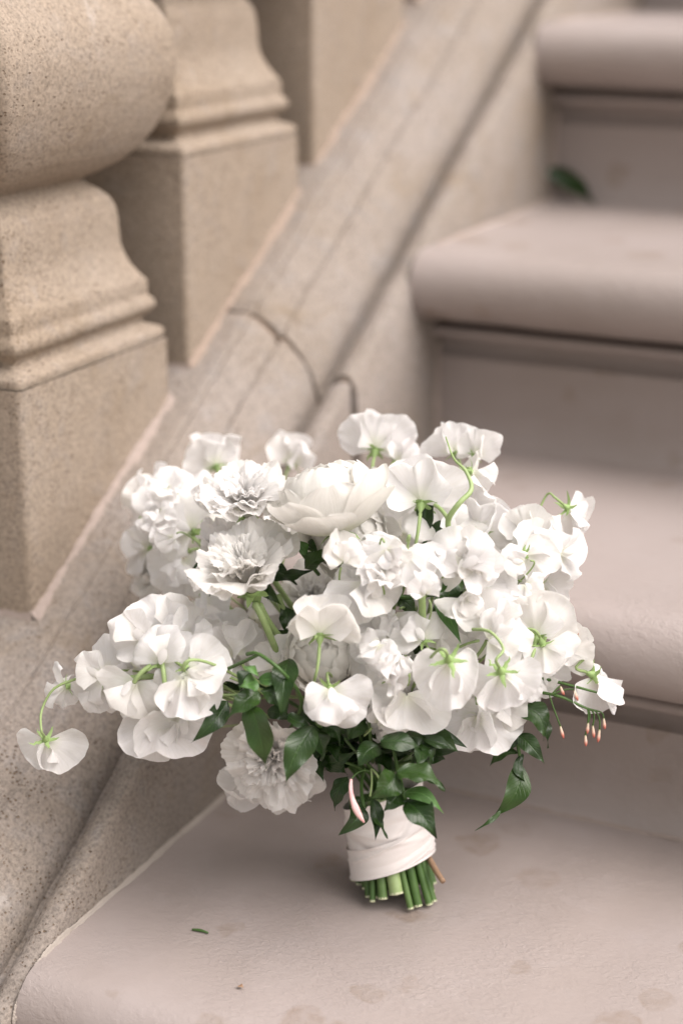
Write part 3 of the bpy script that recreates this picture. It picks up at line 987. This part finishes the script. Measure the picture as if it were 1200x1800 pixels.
# --- ranunculus
ranunculus(578, 870, 84, (-.22, .93, .12), depth=.965, label='large ranunculus seen from the side at the top', stem=[(600, 968, .965), (607, 1010, .975)])
ranunculus(612, 935, 66, (.15, .45, .85), depth=1.0, skirt=5)
ranunculus(572, 1145, 62, (.08, .25, .95), depth=.975, skirt=5, openp=.4, label='round cream ranunculus in the middle')
# --- left cluster
sweet_pea(82, 1318, 48, (-.12, .10, -1), 178, depth=.985, fold=.55, ruff=.6, reflex=.2, openness=.1, label='single sweet pea drooping farthest left on a curved stalk',
          ped=[.4, (74, 1248, .985), (96, 1210, .985), (138, 1192, .985)])
sweet_pea(115, 1212, 38, (-.7, -.1, .4), -110, depth=1.0, ruff=.7, fold=.5)
sweet_pea(178, 1180, 50, (-.6, .2, .65), -62, depth=.985, ruff=.7, fold=.3)
sweet_pea(175, 1220, 42, (-.4, -.3, .7), 190, depth=.99, ruff=.8, fold=.4, cal=0)
sweet_pea(252, 1112, 58, (-.25, .2, .9), -35, depth=.975, ruff=.9, reflex=.2)
sweet_pea(300, 1092, 54, (.15, .35, .85), 10, depth=.98, ruff=.8)
sweet_pea(338, 1120, 46, (.5, .2, .7), 60, depth=.975)
sweet_pea(290, 1150, 54, (.1, .3, .9), 20, depth=.958, ruff=1.0)
sweet_pea(238, 1215, 52, (-.5, -.1, .8), 200, depth=.965, ruff=.9, cal=0)
sweet_pea(318, 1214, 62, (.1, -.15, -.95), 185, depth=.94, ruff=1.0, reflex=.15, fold=.4, cal=0)
sweet_pea(345, 1185, 54, (.35, -.1, .9), 120, depth=.95, ruff=.8)
sweet_pea(280, 1282, 62, (-.1, -.4, -.8), 185, depth=.962, ruff=.9, cal=0)
sweet_pea(320, 1270, 56, (.2, -.4, .8), 170, depth=.968, ruff=.9, cal=0)
# --- centre
sweet_pea(415, 1132, 56, (-.55, .1, -.6), -15, depth=.985, fold=.35, ruff=.5, reflex=.1, cal=0)
sweet_pea(385, 1110, 42, (-.2, .2, .9), -60, depth=1.02, cal=0)
sweet_pea(480, 1160, 46, (.2, .2, -.9), -10, depth=.985, ruff=.4, cal=0, reflex=.1)
sweet_pea(562, 1098, 62, (.05, .45, -.8), 2, depth=.935, ruff=.9, reflex=.35, ped=[.8, (548, 1190, .935), (552, 1215, .95)], label='sweet pea turned back to front over the cream ranunculus')
sweet_pea(582, 1232, 56, (.1, .05, .95), 175, depth=.935, ruff=1.0, fold=.35, openness=.6)
sweet_pea(622, 1030, 44, (-.4, .2, .85), -50, depth=.965)
sweet_pea(648, 1042, 58, (-.15, -.1, .9), 160, depth=.95, ruff=1.0, cal=0)
sweet_pea(655, 985, 52, (-.1, .3, .9), -40, depth=.965, cal=0)
sweet_pea(708, 985, 58, (-.1, -.1, -.9), 190, depth=.945, ruff=.7, reflex=.2, cal=0)
sweet_pea(770, 985, 52, (.05, .3, .9), 170, depth=.955, ruff=1.1, cal=0)
sweet_pea(825, 988, 60, (.25, .2, .9), 60, depth=.95, ruff=1.1, cal=0)
sweet_pea(850, 1035, 62, (.35, -.2, -.8), 120, depth=.965, ruff=.7, cal=0)
sweet_pea(735, 1112, 46, (-.1, .3, .9), -30, depth=.955, ruff=1.3)
sweet_pea(690, 1090, 40, (-.3, .2, .9), 200, depth=.965, ruff=1.2, cal=0)
sweet_pea(665, 1130, 52, (-.3, .0, .9), -70, depth=.965, ruff=1.3, cal=0)
sweet_pea(668, 1180, 52, (-.2, -.2, .9), 200, depth=.965, ruff=1.3, cal=0)
sweet_pea(712, 1240, 58, (-.1, -.3, -.9), 185, depth=.95, ruff=.7, reflex=.3, cal=0)
sweet_pea(790, 1182, 60, (.05, .1, -.95), 178, depth=.925, ruff=.9, fold=.42, reflex=.2, label='sweet pea seen from behind, hanging below the leaf at right of centre')
sweet_pea(782, 1130, 42, (-.2, .2, .8), 40, depth=.965)
sweet_pea(884, 1203, 60, (.15, .05, -.95), 172, depth=.938, ruff=.8, fold=.35, ped=[.3, (884, 1140, .932), (860, 1110, .935), (824, 1106, .95)])
sweet_pea(868, 1090, 62, (.2, .25, .9), 20, depth=.955, ruff=1.0, cal=0)
sweet_pea(872, 1120, 50, (.3, -.1, .9), 80, depth=.95, ruff=1.0, cal=0)
sweet_pea(838, 1275, 60, (.15, -.35, -.85), 180, depth=.975, ruff=.9, reflex=.2, cal=0)
sweet_pea(880, 1245, 46, (.35, -.3, .8), 160, depth=.985, cal=0)
sweet_pea(778, 1292, 36, (0, -.5, .8), 180, depth=.985, ruff=1.5, cal=0)
sweet_pea(688, 1275, 42, (-.1, -.6, .8), 200, depth=.985, ruff=1.3, cal=0)
# --- right
sweet_pea(922, 930, 46, (.3, .3, -.7), -12, depth=1.0, ruff=.8)
sweet_pea(940, 965, 50, (.4, .2, .8), 30, depth=.99, cal=0)
sweet_pea(985, 970, 46, (.7, .15, .5), 75, depth=1.0, ruff=1.2)
sweet_pea(932, 985, 44, (.2, .0, -.9), 130, depth=.975, ruff=.7)
sweet_pea(955, 1042, 44, (.5, -.2, -.6), 140, depth=1.01)
sweet_pea(1005, 908, 46, (.5, .15, -.8), 150, depth=1.01, fold=1.0, ruff=.9, label='sweet pea nodding outermost at the upper right',
          ped=[.4, (962, 868, 1.01), (946, 900, 1.01), (938, 940, 1.0)])
sweet_pea(938, 1098, 62, (.25, .2, -.9), -8, depth=.965, ruff=.8, reflex=.2)
sweet_pea(955, 1150, 50, (.3, -.3, -.8), 170, depth=.96, ruff=.8)
sweet_pea(1000, 1135, 44, (.5, .1, -.7), 70, depth=.98, fold=.4, cal=0)
sweet_pea(955, 1190, 36, (.1, -.4, .8), 180, depth=.99, cal=0)
sweet_pea(1052, 1205, 56, (.45, .2, -.85), 150, depth=.985, fold=1.0, ruff=.6, openness=.1, label='sweet pea drooping farthest right above the jasmine buds',
          ped=[.4, (1042, 1140, .985), (1005, 1120, .985), (965, 1110, .99)])
# --- petals under the low frilled bloom and fillers inside the dome
sweet_pea(432, 1385, 42, (-.4, -.5, -.6), 200, depth=1.01, ruff=.8, cal=0)
sweet_pea(520, 1385, 46, (.2, -.6, .6), 170, depth=1.005, cal=0)
for (u, v, q, z) in [(400, 930, 60, 1.07), (500, 940, 60, 1.06), (650, 880, 60, 1.05), (720, 930, 60, 1.03), (880, 1010, 56, 1.04), (640, 1100, 56, 1.02), (700, 1160, 60, 1.01),
                     (820, 1140, 60, 1.0), (900, 1130, 56, 1.02), (460, 1080, 52, 1.05), (370, 1160, 50, 1.0), (250, 1170, 46, 1.01), (600, 1000, 56, 1.06), (780, 1060, 60, 1.03), (620, 1180, 50, 1.02), (830, 1230, 50, 1.02), (350, 980, 56, 1.09), (900, 1070, 50, 1.03), (440, 1180, 44, 1.04), (530, 1190, 44, 1.04)]:
    sweet_pea(u, v, q, (rng.normal() * .3, rng.normal() * .3 + .1, .8), rng.uniform(-90, 90), depth=z, cal=0, keel=0, ruff=1.5)

for k in range(34):     # small half-open blossoms packed between the large ones
    r = np.random.default_rng(900 + k)
    if k < 20: u, v = r.uniform(600, 930), r.uniform(960, 1290)
    elif k < 28: u, v = r.uniform(215, 400), r.uniform(860, 1010)
    else: u, v = r.uniform(215, 370), r.uniform(1090, 1290)
    if (520 < u < 660 and 1080 < v < 1290) or (700 < u < 880 and 1130 < v < 1240): continue
    sweet_pea(u, v, r.uniform(28, 40), (r.normal() * .5, r.normal() * .4 + .1, .8), r.uniform(-180, 180), depth=dome(u, v, -.004 + r.uniform(0, .012)) + (.045 if 20 <= k < 28 else 0),
              cal=0, ruff=1.5, fold=.6, openness=.6)
# --- jasmine leaves
def leaf_mesh(P0, P1, half, nvec, r, bend=.18, fold=.35, mat='leaf', curl=.25):
    """leaf from base P0 to tip P1 (world), half width in metres"""
    L = np.linalg.norm(P1 - P0); d = (P1 - P0) / L
    nv = nrm(nvec - d * (nvec @ d)); s = np.cross(d, nv)
    nr, nc = 17, 9
    t = np.linspace(0, 1, nr)[:, None]; q = np.linspace(-1, 1, nc)[None, :]
    wd = half * 1.30 * np.sin(np.pi * np.clip(t, 0, 1) ** .74) ** .95 * (1 - .62 * t ** 2.2) + half * .04 * (1 - t)
    side = r.normal() * .10 * L
    tw = r.normal() * .35
    cen = (P0 + d * L * t[..., None] + nv * (bend * L * np.sin(np.pi * t) * 1.0 - curl * L * t ** 3)[..., None] + s * (side * np.sin(np.pi * t))[..., None])
    ang = tw * (t - .4)
    sv = s * np.cos(ang)[..., None] + nv * np.sin(ang)[..., None]
    nn = nv * np.cos(ang)[..., None] - s * np.sin(ang)[..., None]
    wv = .24 * half * np.sin(t * r.uniform(9, 15) + r.uniform(0, 6)) * np.abs(q) ** 1.5 * np.sign(q + .3 * r.normal())
    h = fold * wd * np.abs(q) + wv
    P = cen + sv * (wd * q)[..., None] + nn * h[..., None]
    uv = np.stack(np.broadcast_arrays(q * .5 + .5, t), -1)
    return P, uv

def sprig(name, pts, rad, leaves, mat='leaf', smat='stem', label=None):
    """thin stem with leaflets, each leaflet a child"""
    pw = [px(*p) for p in pts]
    base = pw[0]
    mb = MB(); tube(mb, bez(pw, 18) - base, rad, 7)
    o = link(name, mb.build(name, M[smat]), bq, Matrix.Translation(Vector(base - O)))
    if label: o['label'] = label
    for lf in leaves:
        (u0, v0, z0), (u1, v1, z1), hw = lf[:3]
        m = lf[3] if len(lf) > 3 else mat
        r = np.random.default_rng(int(u0 * 3 + v0 * 5 + u1))
        a, b = px(u0, v0, z0), px(u1, v1, z1)
        nv = camvec(r.normal() * .35, .45 + r.normal() * .25, .8)
        P, uv = leaf_mesh(a, b, .94 * hw * z0 / FOC, nv, r, r.uniform(.05, .16), r.uniform(-.5, .1) * -1, m, r.uniform(.0, .25))
        m2 = MB(); m2.grid(P - base, uv=uv)
        link('leaf', m2.build('leaf', M[m]), o)
    return o

z = .935
sprig('jasmine_sprig', [(505, 1290, 1.0), (530, 1235, .96), (500, 1185, .93), (455, 1150, .935), (434, 1150, .94)], .0011, [
    ((440, 1240, .93), (461, 1352, .925), 27), ((455, 1216, .935), (397, 1258, .925), 18), ((457, 1215, .935), (512, 1259, .94), 18),
    ((399, 1232, .95), (337, 1305, .94), 16), ((506, 1158, .945), (490, 1256, .925), 20), ((450, 1195, .93), (424, 1205, .92), 14, 'leaf2'),
    ((452, 1180, .93), (432, 1168, .92), 12, 'leaf2'), ((440, 1180, .935), (420, 1212, .93), 12), ((455, 1195, .94), (505, 1198, .935), 11, 'leaf2'),
    ((452, 1202, .94), (410, 1222, .93), 9, 'leaf2'), ((470, 1250, .95), (515, 1265, .945), 12)], label='jasmine sprig of dark leaves left of the centre')
sprig('jasmine_sprig', [(600, 1330, 1.02), (580, 1295, .97), (556, 1270, .945)], .0011, [
    ((551, 1276, .935), (501, 1380, .925), 23), ((505, 1257, .94), (553, 1276, .935), 13), ((575, 1250, .95), (640, 1235, .95), 12),
    ((560, 1275, .955), (600, 1308, .955), 16), ((548, 1278, .95), (572, 1340, .96), 16)])
sprig('jasmine_sprig', [(655, 1340, 1.03), (650, 1290, .97), (645, 1240, .955)], .0011, [
    ((655, 1248, .955), (643, 1206, .95), 13), ((660, 1240, .955), (637, 1226, .955), 12), ((668, 1303, .94), (740, 1306, .935), 20), ((664, 1310, .945), (628, 1346, .94), 20),
    ((640, 1265, .96), (608, 1300, .955), 17), ((655, 1255, .965), (625, 1250, .96), 14)])
sprig('jasmine_sprig', [(690, 1310, .99), (696, 1345, .95), (704, 1375, .94), (712, 1405, .94)], .0011, [
    ((697, 1358, .935), (782, 1386, .925), 22), ((694, 1360, .938), (652, 1402, .93), 22), ((709, 1394, .94), (777, 1428, .93), 12, 'leaf2'), ((713, 1408, .94), (769, 1470, .93), 23),
    ((706, 1392, .945), (676, 1424, .935), 18)], label='jasmine sprig curling over the front of the ribbon')
sprig('jasmine_sprig', [(640, 1350, .99), (630, 1385, .96), (640, 1420, .955)], .0010, [
    ((634, 1412, .955), (601, 1468, .945), 17), ((655, 1405, .955), (662, 1475, .945), 11), ((640, 1425, .96), (622, 1400, .96), 12), ((612, 1365, .97), (585, 1425, .97), 16), ((655, 1425, .955), (682, 1474, .945), 9)])
sprig('jasmine_sprig', [(860, 1180, .99), (893, 1240, .985), (908, 1290, .985), (915, 1345, .985)], .0011, [
    ((910, 1243, .98), (957, 1300, .975), 21), ((911, 1290, .982), (957, 1343, .975), 14), ((906, 1280, .985), (860, 1320, .985), 14), ((908, 1322, .985), (857, 1345, .985), 12),
    ((917, 1325, .985), (930, 1378, .98), 9), ((914, 1342, .985), (866, 1436, .975), 19), ((956, 1258, .99), (971, 1312, .985), 11), ((880, 1425, .977), (834, 1456, .97), 4)],
      label='jasmine sprig trailing below the blooms at the right')
sprig('jasmine_sprig', [(600, 1000, .985), (640, 1015, .985), (700, 1050, .975), (768, 1046, .965), (790, 1070, .955)], .0012, [
    ((786, 1028, .955), (748, 1047, .955), 9, 'leaf2'), ((768, 1046, .96), (810, 1132, .95), 13, 'leaf2'), ((700, 1050, .975), (735, 1078, .975), 13), ((640, 1000, .985), (585, 985, .985), 14, 'leaf2')])
sprig('jasmine_sprig', [(560, 1010, 1.0), (540, 985, .99), (515, 950, .985)], .0012, [
    ((540, 975, .985), (515, 945, .98), 10, 'leaf2'), ((535, 1000, .985), (595, 965, .985), 16), ((530, 960, .99), (560, 975, .985), 12), ((500, 1010, .99), (545, 1000, .985), 9)])
# dark foliage filling the neck of the bouquet
for k in range(14):
    r = np.random.default_rng(400 + k)
    u = r.uniform(560, 790); v = r.uniform(1262, 1335); zz = r.uniform(1.0, 1.08)
    lv = []
    for j in range(4):
        a = r.uniform(0, 6.28); l = r.uniform(35, 65)
        lv.append(((u, v, zz), (u + math.cos(a) * l, v + abs(math.sin(a)) * l * .7 - 18, zz + r.uniform(-.02, .01)), r.uniform(13, 21)))
    sprig('jasmine_sprig', [(664 + r.uniform(-20, 20), 1390, 1.05), ((u + 664) / 2, 1350, 1.04), (u, v, zz)], .001, lv)
for k in range(9):
    r = np.random.default_rng(460 + k)
    u = r.uniform(565, 780); v = r.uniform(1275, 1345); zz = r.uniform(.955, 1.0)
    lv = []
    for j in range(5):
        a = r.uniform(-.4, 3.5); l = r.uniform(38, 62)
        lv.append(((u + r.uniform(-12, 12), v + r.uniform(-12, 12), zz), (u + math.cos(a) * l, v + math.sin(a) * l * .75, zz + r.uniform(-.02, .005)), r.uniform(10, 16)))
    sprig('jasmine_sprig', [(668 + r.uniform(-15, 15), 1370, 1.03), ((u + 664) / 2, 1335, 1.01), (u, v, zz)], .0009, lv)
for k in range(12):
    r = np.random.default_rng(500 + k)
    a = r.uniform(0, 6.28); q = math.sqrt(r.uniform(0, 1))
    u, v = 620 + 270 * q * math.cos(a), 1060 + 190 * q * math.sin(a)
    zz = dome(u, v, .055)
    lv = []
    for j in range(3):
        a = r.uniform(0, 6.28); l = r.uniform(40, 70)
        lv.append(((u, v, zz), (u + math.cos(a) * l, v + math.sin(a) * l, zz + r.uniform(-.02, .01)), r.uniform(12, 20)))
    sprig('jasmine_sprig', [tuple([664, 1340, 1.05]), ((u + 640) / 2, (v + 1300) / 2, 1.05), (u, v, zz)], .0012, lv)

# visible upright stalks
def stem_part(pts, rad, mat='pedicel', name='flower_stem', label=None):
    pw = [px(*p) for p in pts]
    mb = MB(); tube(mb, bez(pw, 24) - pw[0], rad, 8)
    o = link(name, mb.build(name, M[mat]), bq, Matrix.Translation(Vector(pw[0] - O)))
    if label: o['label'] = label
    return o
stem_part([(793, 945, .955), (787, 915, .95), (806, 885, .945), (828, 860, .95), (818, 828, .955), (797, 806, .965), (783, 768, .975)], [.0017, .0016, .0014, .0009, .0004], label='bare stalk curving up at the top right')
stem_part([(788, 915, .95), (778, 895, .95), (764, 888, .96)], .0012)
stem_part([(740, 1035, .945), (742, 1060, .945), (742, 1100, .955)], .0022)
stem_part([(448, 1060, .975), (462, 1085, .97), (480, 1130, .98), (500, 1180, 1.0)], .0020)
stem_part([(488, 1045, 1.0), (500, 1085, 1.0), (530, 1140, 1.02)], .0020)
stem_part([(916, 975, .985), (893, 1005, .975), (885, 1060, .98), (870, 1110, .99)], .0018)
stem_part([(912, 1020, .98), (898, 1035, .98), (884, 1055, .98)], .0012)
stem_part([(868, 1020, .985), (870, 1055, .985)], .0020)
stem_part([(860, 1175, 1.0), (935, 1186, .985), (985, 1200, .98), (1066, 1222, .975)], [.0013, .0012, .0009, .0006], 'stem', 'jasmine_tendril')
stem_part([(200, 1200, .97), (245, 1185, .962), (290, 1186, .965), (340, 1200, .985)], .0018)
stem_part([(236, 1200, .955), (246, 1180, .952), (265, 1170, .955)], .0013)
stem_part([(290, 1205, .95), (288, 1180, .95), (284, 1160, .955)], .0014)
stem_part([(355, 1192, .99), (400, 1178, .95), (455, 1150, .935)], .0010, 'stem')

# jasmine buds
def bud(pts, rad, mat, parent_pts, label=None):
    """pointed bud hanging on its own hair-thin stalk"""
    pw = [px(*p) for p in pts]
    mb = MB(); tube(mb, bez(pw, 12) - pw[0], np.array(rad), 8)
    o = link('jasmine_bud', mb.build('jasmine_bud', M[mat]), bq, Matrix.Translation(Vector(pw[0] - O)))
    if label: o['label'] = label
    ps = [px(*p) for p in parent_pts]
    m2 = MB(); tube(m2, bez(ps, 12) - pw[0], .0005, 5)
    link('bud_stalk', m2.build('bud_stalk', M['stem']), o)
B = [.0005, .0007, .0008, .00105, .0009, .0003]
zb = .978
stem_part([(850, 1205, 1.0), (935, 1215, .985), (985, 1225, zb), (1030, 1245, zb), (1050, 1250, zb)], [.0012, .0010, .0008, .0006], 'stem', 'jasmine_tendril')
for (u, v, ut, vt, su, sv) in [(1028, 1292, 1029, 1312, 1032, 1246), (1033, 1270, 1031, 1290, 1033, 1248), (1041, 1275, 1043, 1297, 1040, 1250), (1053, 1282, 1050, 1305, 1046, 1250), (1060, 1262, 1062, 1282, 1048, 1250)]:
    bud([(u, v, zb), ((u + ut) / 2, (v + vt) / 2, zb), (ut, vt, zb)], B, 'bud', [(su, sv, zb), ((su + u) / 2 + 6, (sv + v) / 2 - 6, zb), (u, v, zb)])
bud([(984, 1276, zb), (986, 1286, zb), (990, 1298, zb)], B, 'bud', [(965, 1222, zb), (972, 1245, zb), (984, 1276, zb)])
bud([(984, 1206, zb), (986, 1214, zb), (991, 1222, zb)], B, 'bud', [(968, 1222, zb), (980, 1207, zb), (984, 1206, zb)])
bud([(1008, 1212, zb), (1011, 1222, zb), (1015, 1232, zb)], B, 'bud', [(968, 1222, zb), (995, 1208, zb), (1008, 1212, zb)])
bud([(1022, 1120, .975), (1016, 1113, .975), (1008, 1108, .975)], B, 'bud', [(1000, 1108, .98), (1004, 1106, .98), (1008, 1108, .975)])
bud([(617, 1370, .945), (613, 1395, .94), (622, 1422, .935), (640, 1446, .935)], [.0008, .0011, .0012, .0015, .0021, .0016, .0004], 'pinkbud', [(650, 1355, .96), (630, 1350, .95), (617, 1370, .945)], 'long pale pink jasmine bud hanging before the ribbon')
bud([(356, 1292, .965), (360, 1300, .962), (362, 1314, .96)], [.0012, .0024, .0020, .0004], 'bud', [(380, 1280, .97), (365, 1284, .968), (356, 1292, .965)], 'red bud tip under the left cluster')
for (a, b) in [((655, 1375), (650, 1400)), ((668, 1360), (672, 1395))]:
    stem_part([(652, 1352, .96), (a[0], a[1], .952), (b[0], b[1], .95)], .0006, 'pedicel', 'jasmine_tendril')

# handle: stems bound in ribbon
TOP = px(668, 1392, 1.040)
BOT = np.array(FOOT) + np.array([0, 0, -.004])
axis = nrm(TOP - BOT)
sx = nrm(RI - axis * (RI @ axis)); sy = np.cross(axis, sx)    # sy points away from the viewer
HL = np.linalg.norm(TOP - BOT)
nst = 0
for ring_, n in ((0, 1), (.36, 6), (.70, 12), (1.0, 23)):
    for k in range(n):
        r = np.random.default_rng(700 + nst); nst += 1
        a = 2 * math.pi * (k + r.uniform(-.2, .2)) / n
        rr_ = .0205 * ring_
        dirv = sx * math.cos(a) + sy * math.sin(a)
        flare = 1.05 + r.uniform(-.05, .14)
        z0 = .0005 + r.uniform(0, .006) * (r.uniform() < .75)
        Pb = BOT + dirv * rr_ * flare + (sx * r.normal() + sy * r.normal()) * .0012
        Pb = Pb + axis * ((z0 + .0022 - Pb[2]) / axis[2])
        Pm = BOT + axis * HL * .5 + dirv * rr_ * .92
        Pt = BOT + axis * HL * .97 + dirv * rr_ * .86
        rad = r.uniform(.0017, .0030)
        if ring_ == 1.0 and k in (17,):
            rad = .0042
            z0 = .0045
            Pb = BOT + dirv * .0232 + axis * ((z0 - BOT[2]) / axis[2])
        mb = MB(); tube(mb, bez([Pb, Pm * .6 + Pb * .4, Pm, Pt], 9) - O, rad, 9, False)
        o = link('stem', mb.build('stem', M['pedicel'] if rad > .0039 else M['stem2'] if r.uniform() < .35 else M['stem']), bq)
        # pale slant-cut end
        t0 = nrm(Pm - Pb); ua = nrm(np.cross(t0, [1, .3, 0])); va = np.cross(t0, ua)
        th = np.linspace(0, 2 * np.pi, 10, endpoint=False)
        ringv = [Pb - O - t0 * .0004 + rad * 1.0 * (ua * math.cos(q) + va * math.sin(q)) - t0 * .0012 * math.cos(q - r.uniform(0, 6)) * 0 for q in th]
        V = [Pb - O - t0 * .0009] + ringv + [v_ + t0 * .0012 for v_ in ringv]
        F = [(0, 1 + (j + 1) % 10, 1 + j) for j in range(10)] + [(1 + j, 1 + (j + 1) % 10, 11 + (j + 1) % 10, 11 + j) for j in range(10)]
        link('cut_end', mesh('cut_end', V, F, M['cut'], None, True, 40), o)
# one brown twig splayed to the right
tw = [px(738, 1480, 1.04), px(765, 1532, 1.022), px(779, 1550, 1.016)]
mb = MB(); tube(mb, bez(tw, 10) - O, [.0018, .0020, .0016], 8)
o = link('stem', mb.build('stem', M['twig']), bq)
o['label'] = 'brown woody stem splayed at the right of the bundle'

def wrap_mesh(h0, h1, R0, R1, seed, lift=0.0, slant=0.0, name='ribbon_wrap'):
    r = np.random.default_rng(seed)
    nh, na = 40, 96
    hh = np.linspace(0, 1, nh)[:, None]
    a = np.linspace(0, 2 * np.pi, na, endpoint=False)[None, :]
    rad = R0 + (R1 - R0) * hh
    H = h0 + (h1 - h0) * hh + slant * np.cos(a - .3) * np.ones_like(hh)
    f = np.zeros((nh, na))
    for kk in range(9):   # soft slanting creases
        c = r.uniform(-.1, 1.1); sl = r.uniform(.15, .45) * r.choice([-1, 1]); wdt = r.uniform(.04, .10)
        a0 = r.uniform(0, 6.28)
        f += .0013 * np.exp(-((hh - c - sl * np.sin(a - a0)) / wdt) ** 2) * (.5 + .5 * np.cos(a - a0)) * r.choice([-1, 1])
    edge = .0007 * np.exp(-(hh / .03) ** 2) + .0005 * np.exp(-((1 - hh) / .03) ** 2)
    rad = rad + f + lift + edge + .0004 * np.cos(3 * a + 1)
    P = BOT + axis * 0 + np.stack(np.broadcast_arrays(*(axis[i] * H + (sx[i] * np.cos(a) + sy[i] * np.sin(a)) * rad for i in range(3))), -1)
    # turned-in hems give the cloth an edge
    lo = P[:1] + axis * .0008 - (P[:1] - (BOT + axis * H[:1][..., None])) * .06
    P = np.concatenate([lo, P], 0)
    mb = MB(); mb.grid(P - O, True)
    return mb.build(name, M['ribbon'])
wr = link('ribbon_wrap', wrap_mesh(.0205, HL * .98, .0260, .0236, 5, 0, .0042), bq)
wr['label'] = 'ivory satin ribbon wound round the stems'
link('ribbon_turn', wrap_mesh(.0188, .037, .0266, .0258, 9, .0002, .0042, 'ribbon_turn'), wr)

# ------------------------------------------------------------------ small things lying on the steps
def leaf_thing(name, P0, P1, half, nv, label, cat, mat, bend, r, fold=.4, thick=0):
    base = (np.array(P0) + np.array(P1)) / 2
    P, uv = leaf_mesh(np.array(P0, float), np.array(P1, float), half, np.array(nv, float), r, bend, fold, mat, 0)
    mb = MB(); mb.grid(P - base, uv=uv)
    o = link(name, mb.build(name, M[mat]), None, Matrix.Translation(Vector(base)))
    tag(o, label, cat)
    return o
r = np.random.default_rng(5)
leaf_thing('fallen_leaf', (.001, 2 * T - .012, 2 * R + .030), (.060, 2 * T - .034, 2 * R + .002), .0065, (-.2, -.8, .4), 'green fallen leaf curled against the riser two steps up', 'leaf', 'leaf', -.20, r)
gp = [px(338, 1634, 1), px(366, 1640, 1)]
def floor_pt(u, v, z=.0008):
    d = FW + RI * (u - 600) / FOC - UP * (v - 900) / FOC
    return CAM + d * ((z - CAM[2]) / d[2])
a, b = floor_pt(338, 1634, .0012), floor_pt(366, 1640, .0012)
mb = MB(); c = (a + b) / 2
tube(mb, bez([a, c + np.array([0, .0006, .0008]), b], 8) - c, [.0006, .0009, .0005], 6)
o = link('grass_clipping', mb.build('grass_clipping', M['stem']), None, Matrix.Translation(Vector(c)))
tag(o, 'thin green clipping lying on the lowest step in front of the kerb', 'clipping')
a, b = floor_pt(418, 1733, .0008), floor_pt(429, 1737, .0012)
leaf_thing('leaf_fragment', a, b, .0012, (0, 0, 1), 'tiny brown leaf fragment on the lowest step near its front edge', 'leaf fragment', 'twig', .1, r)
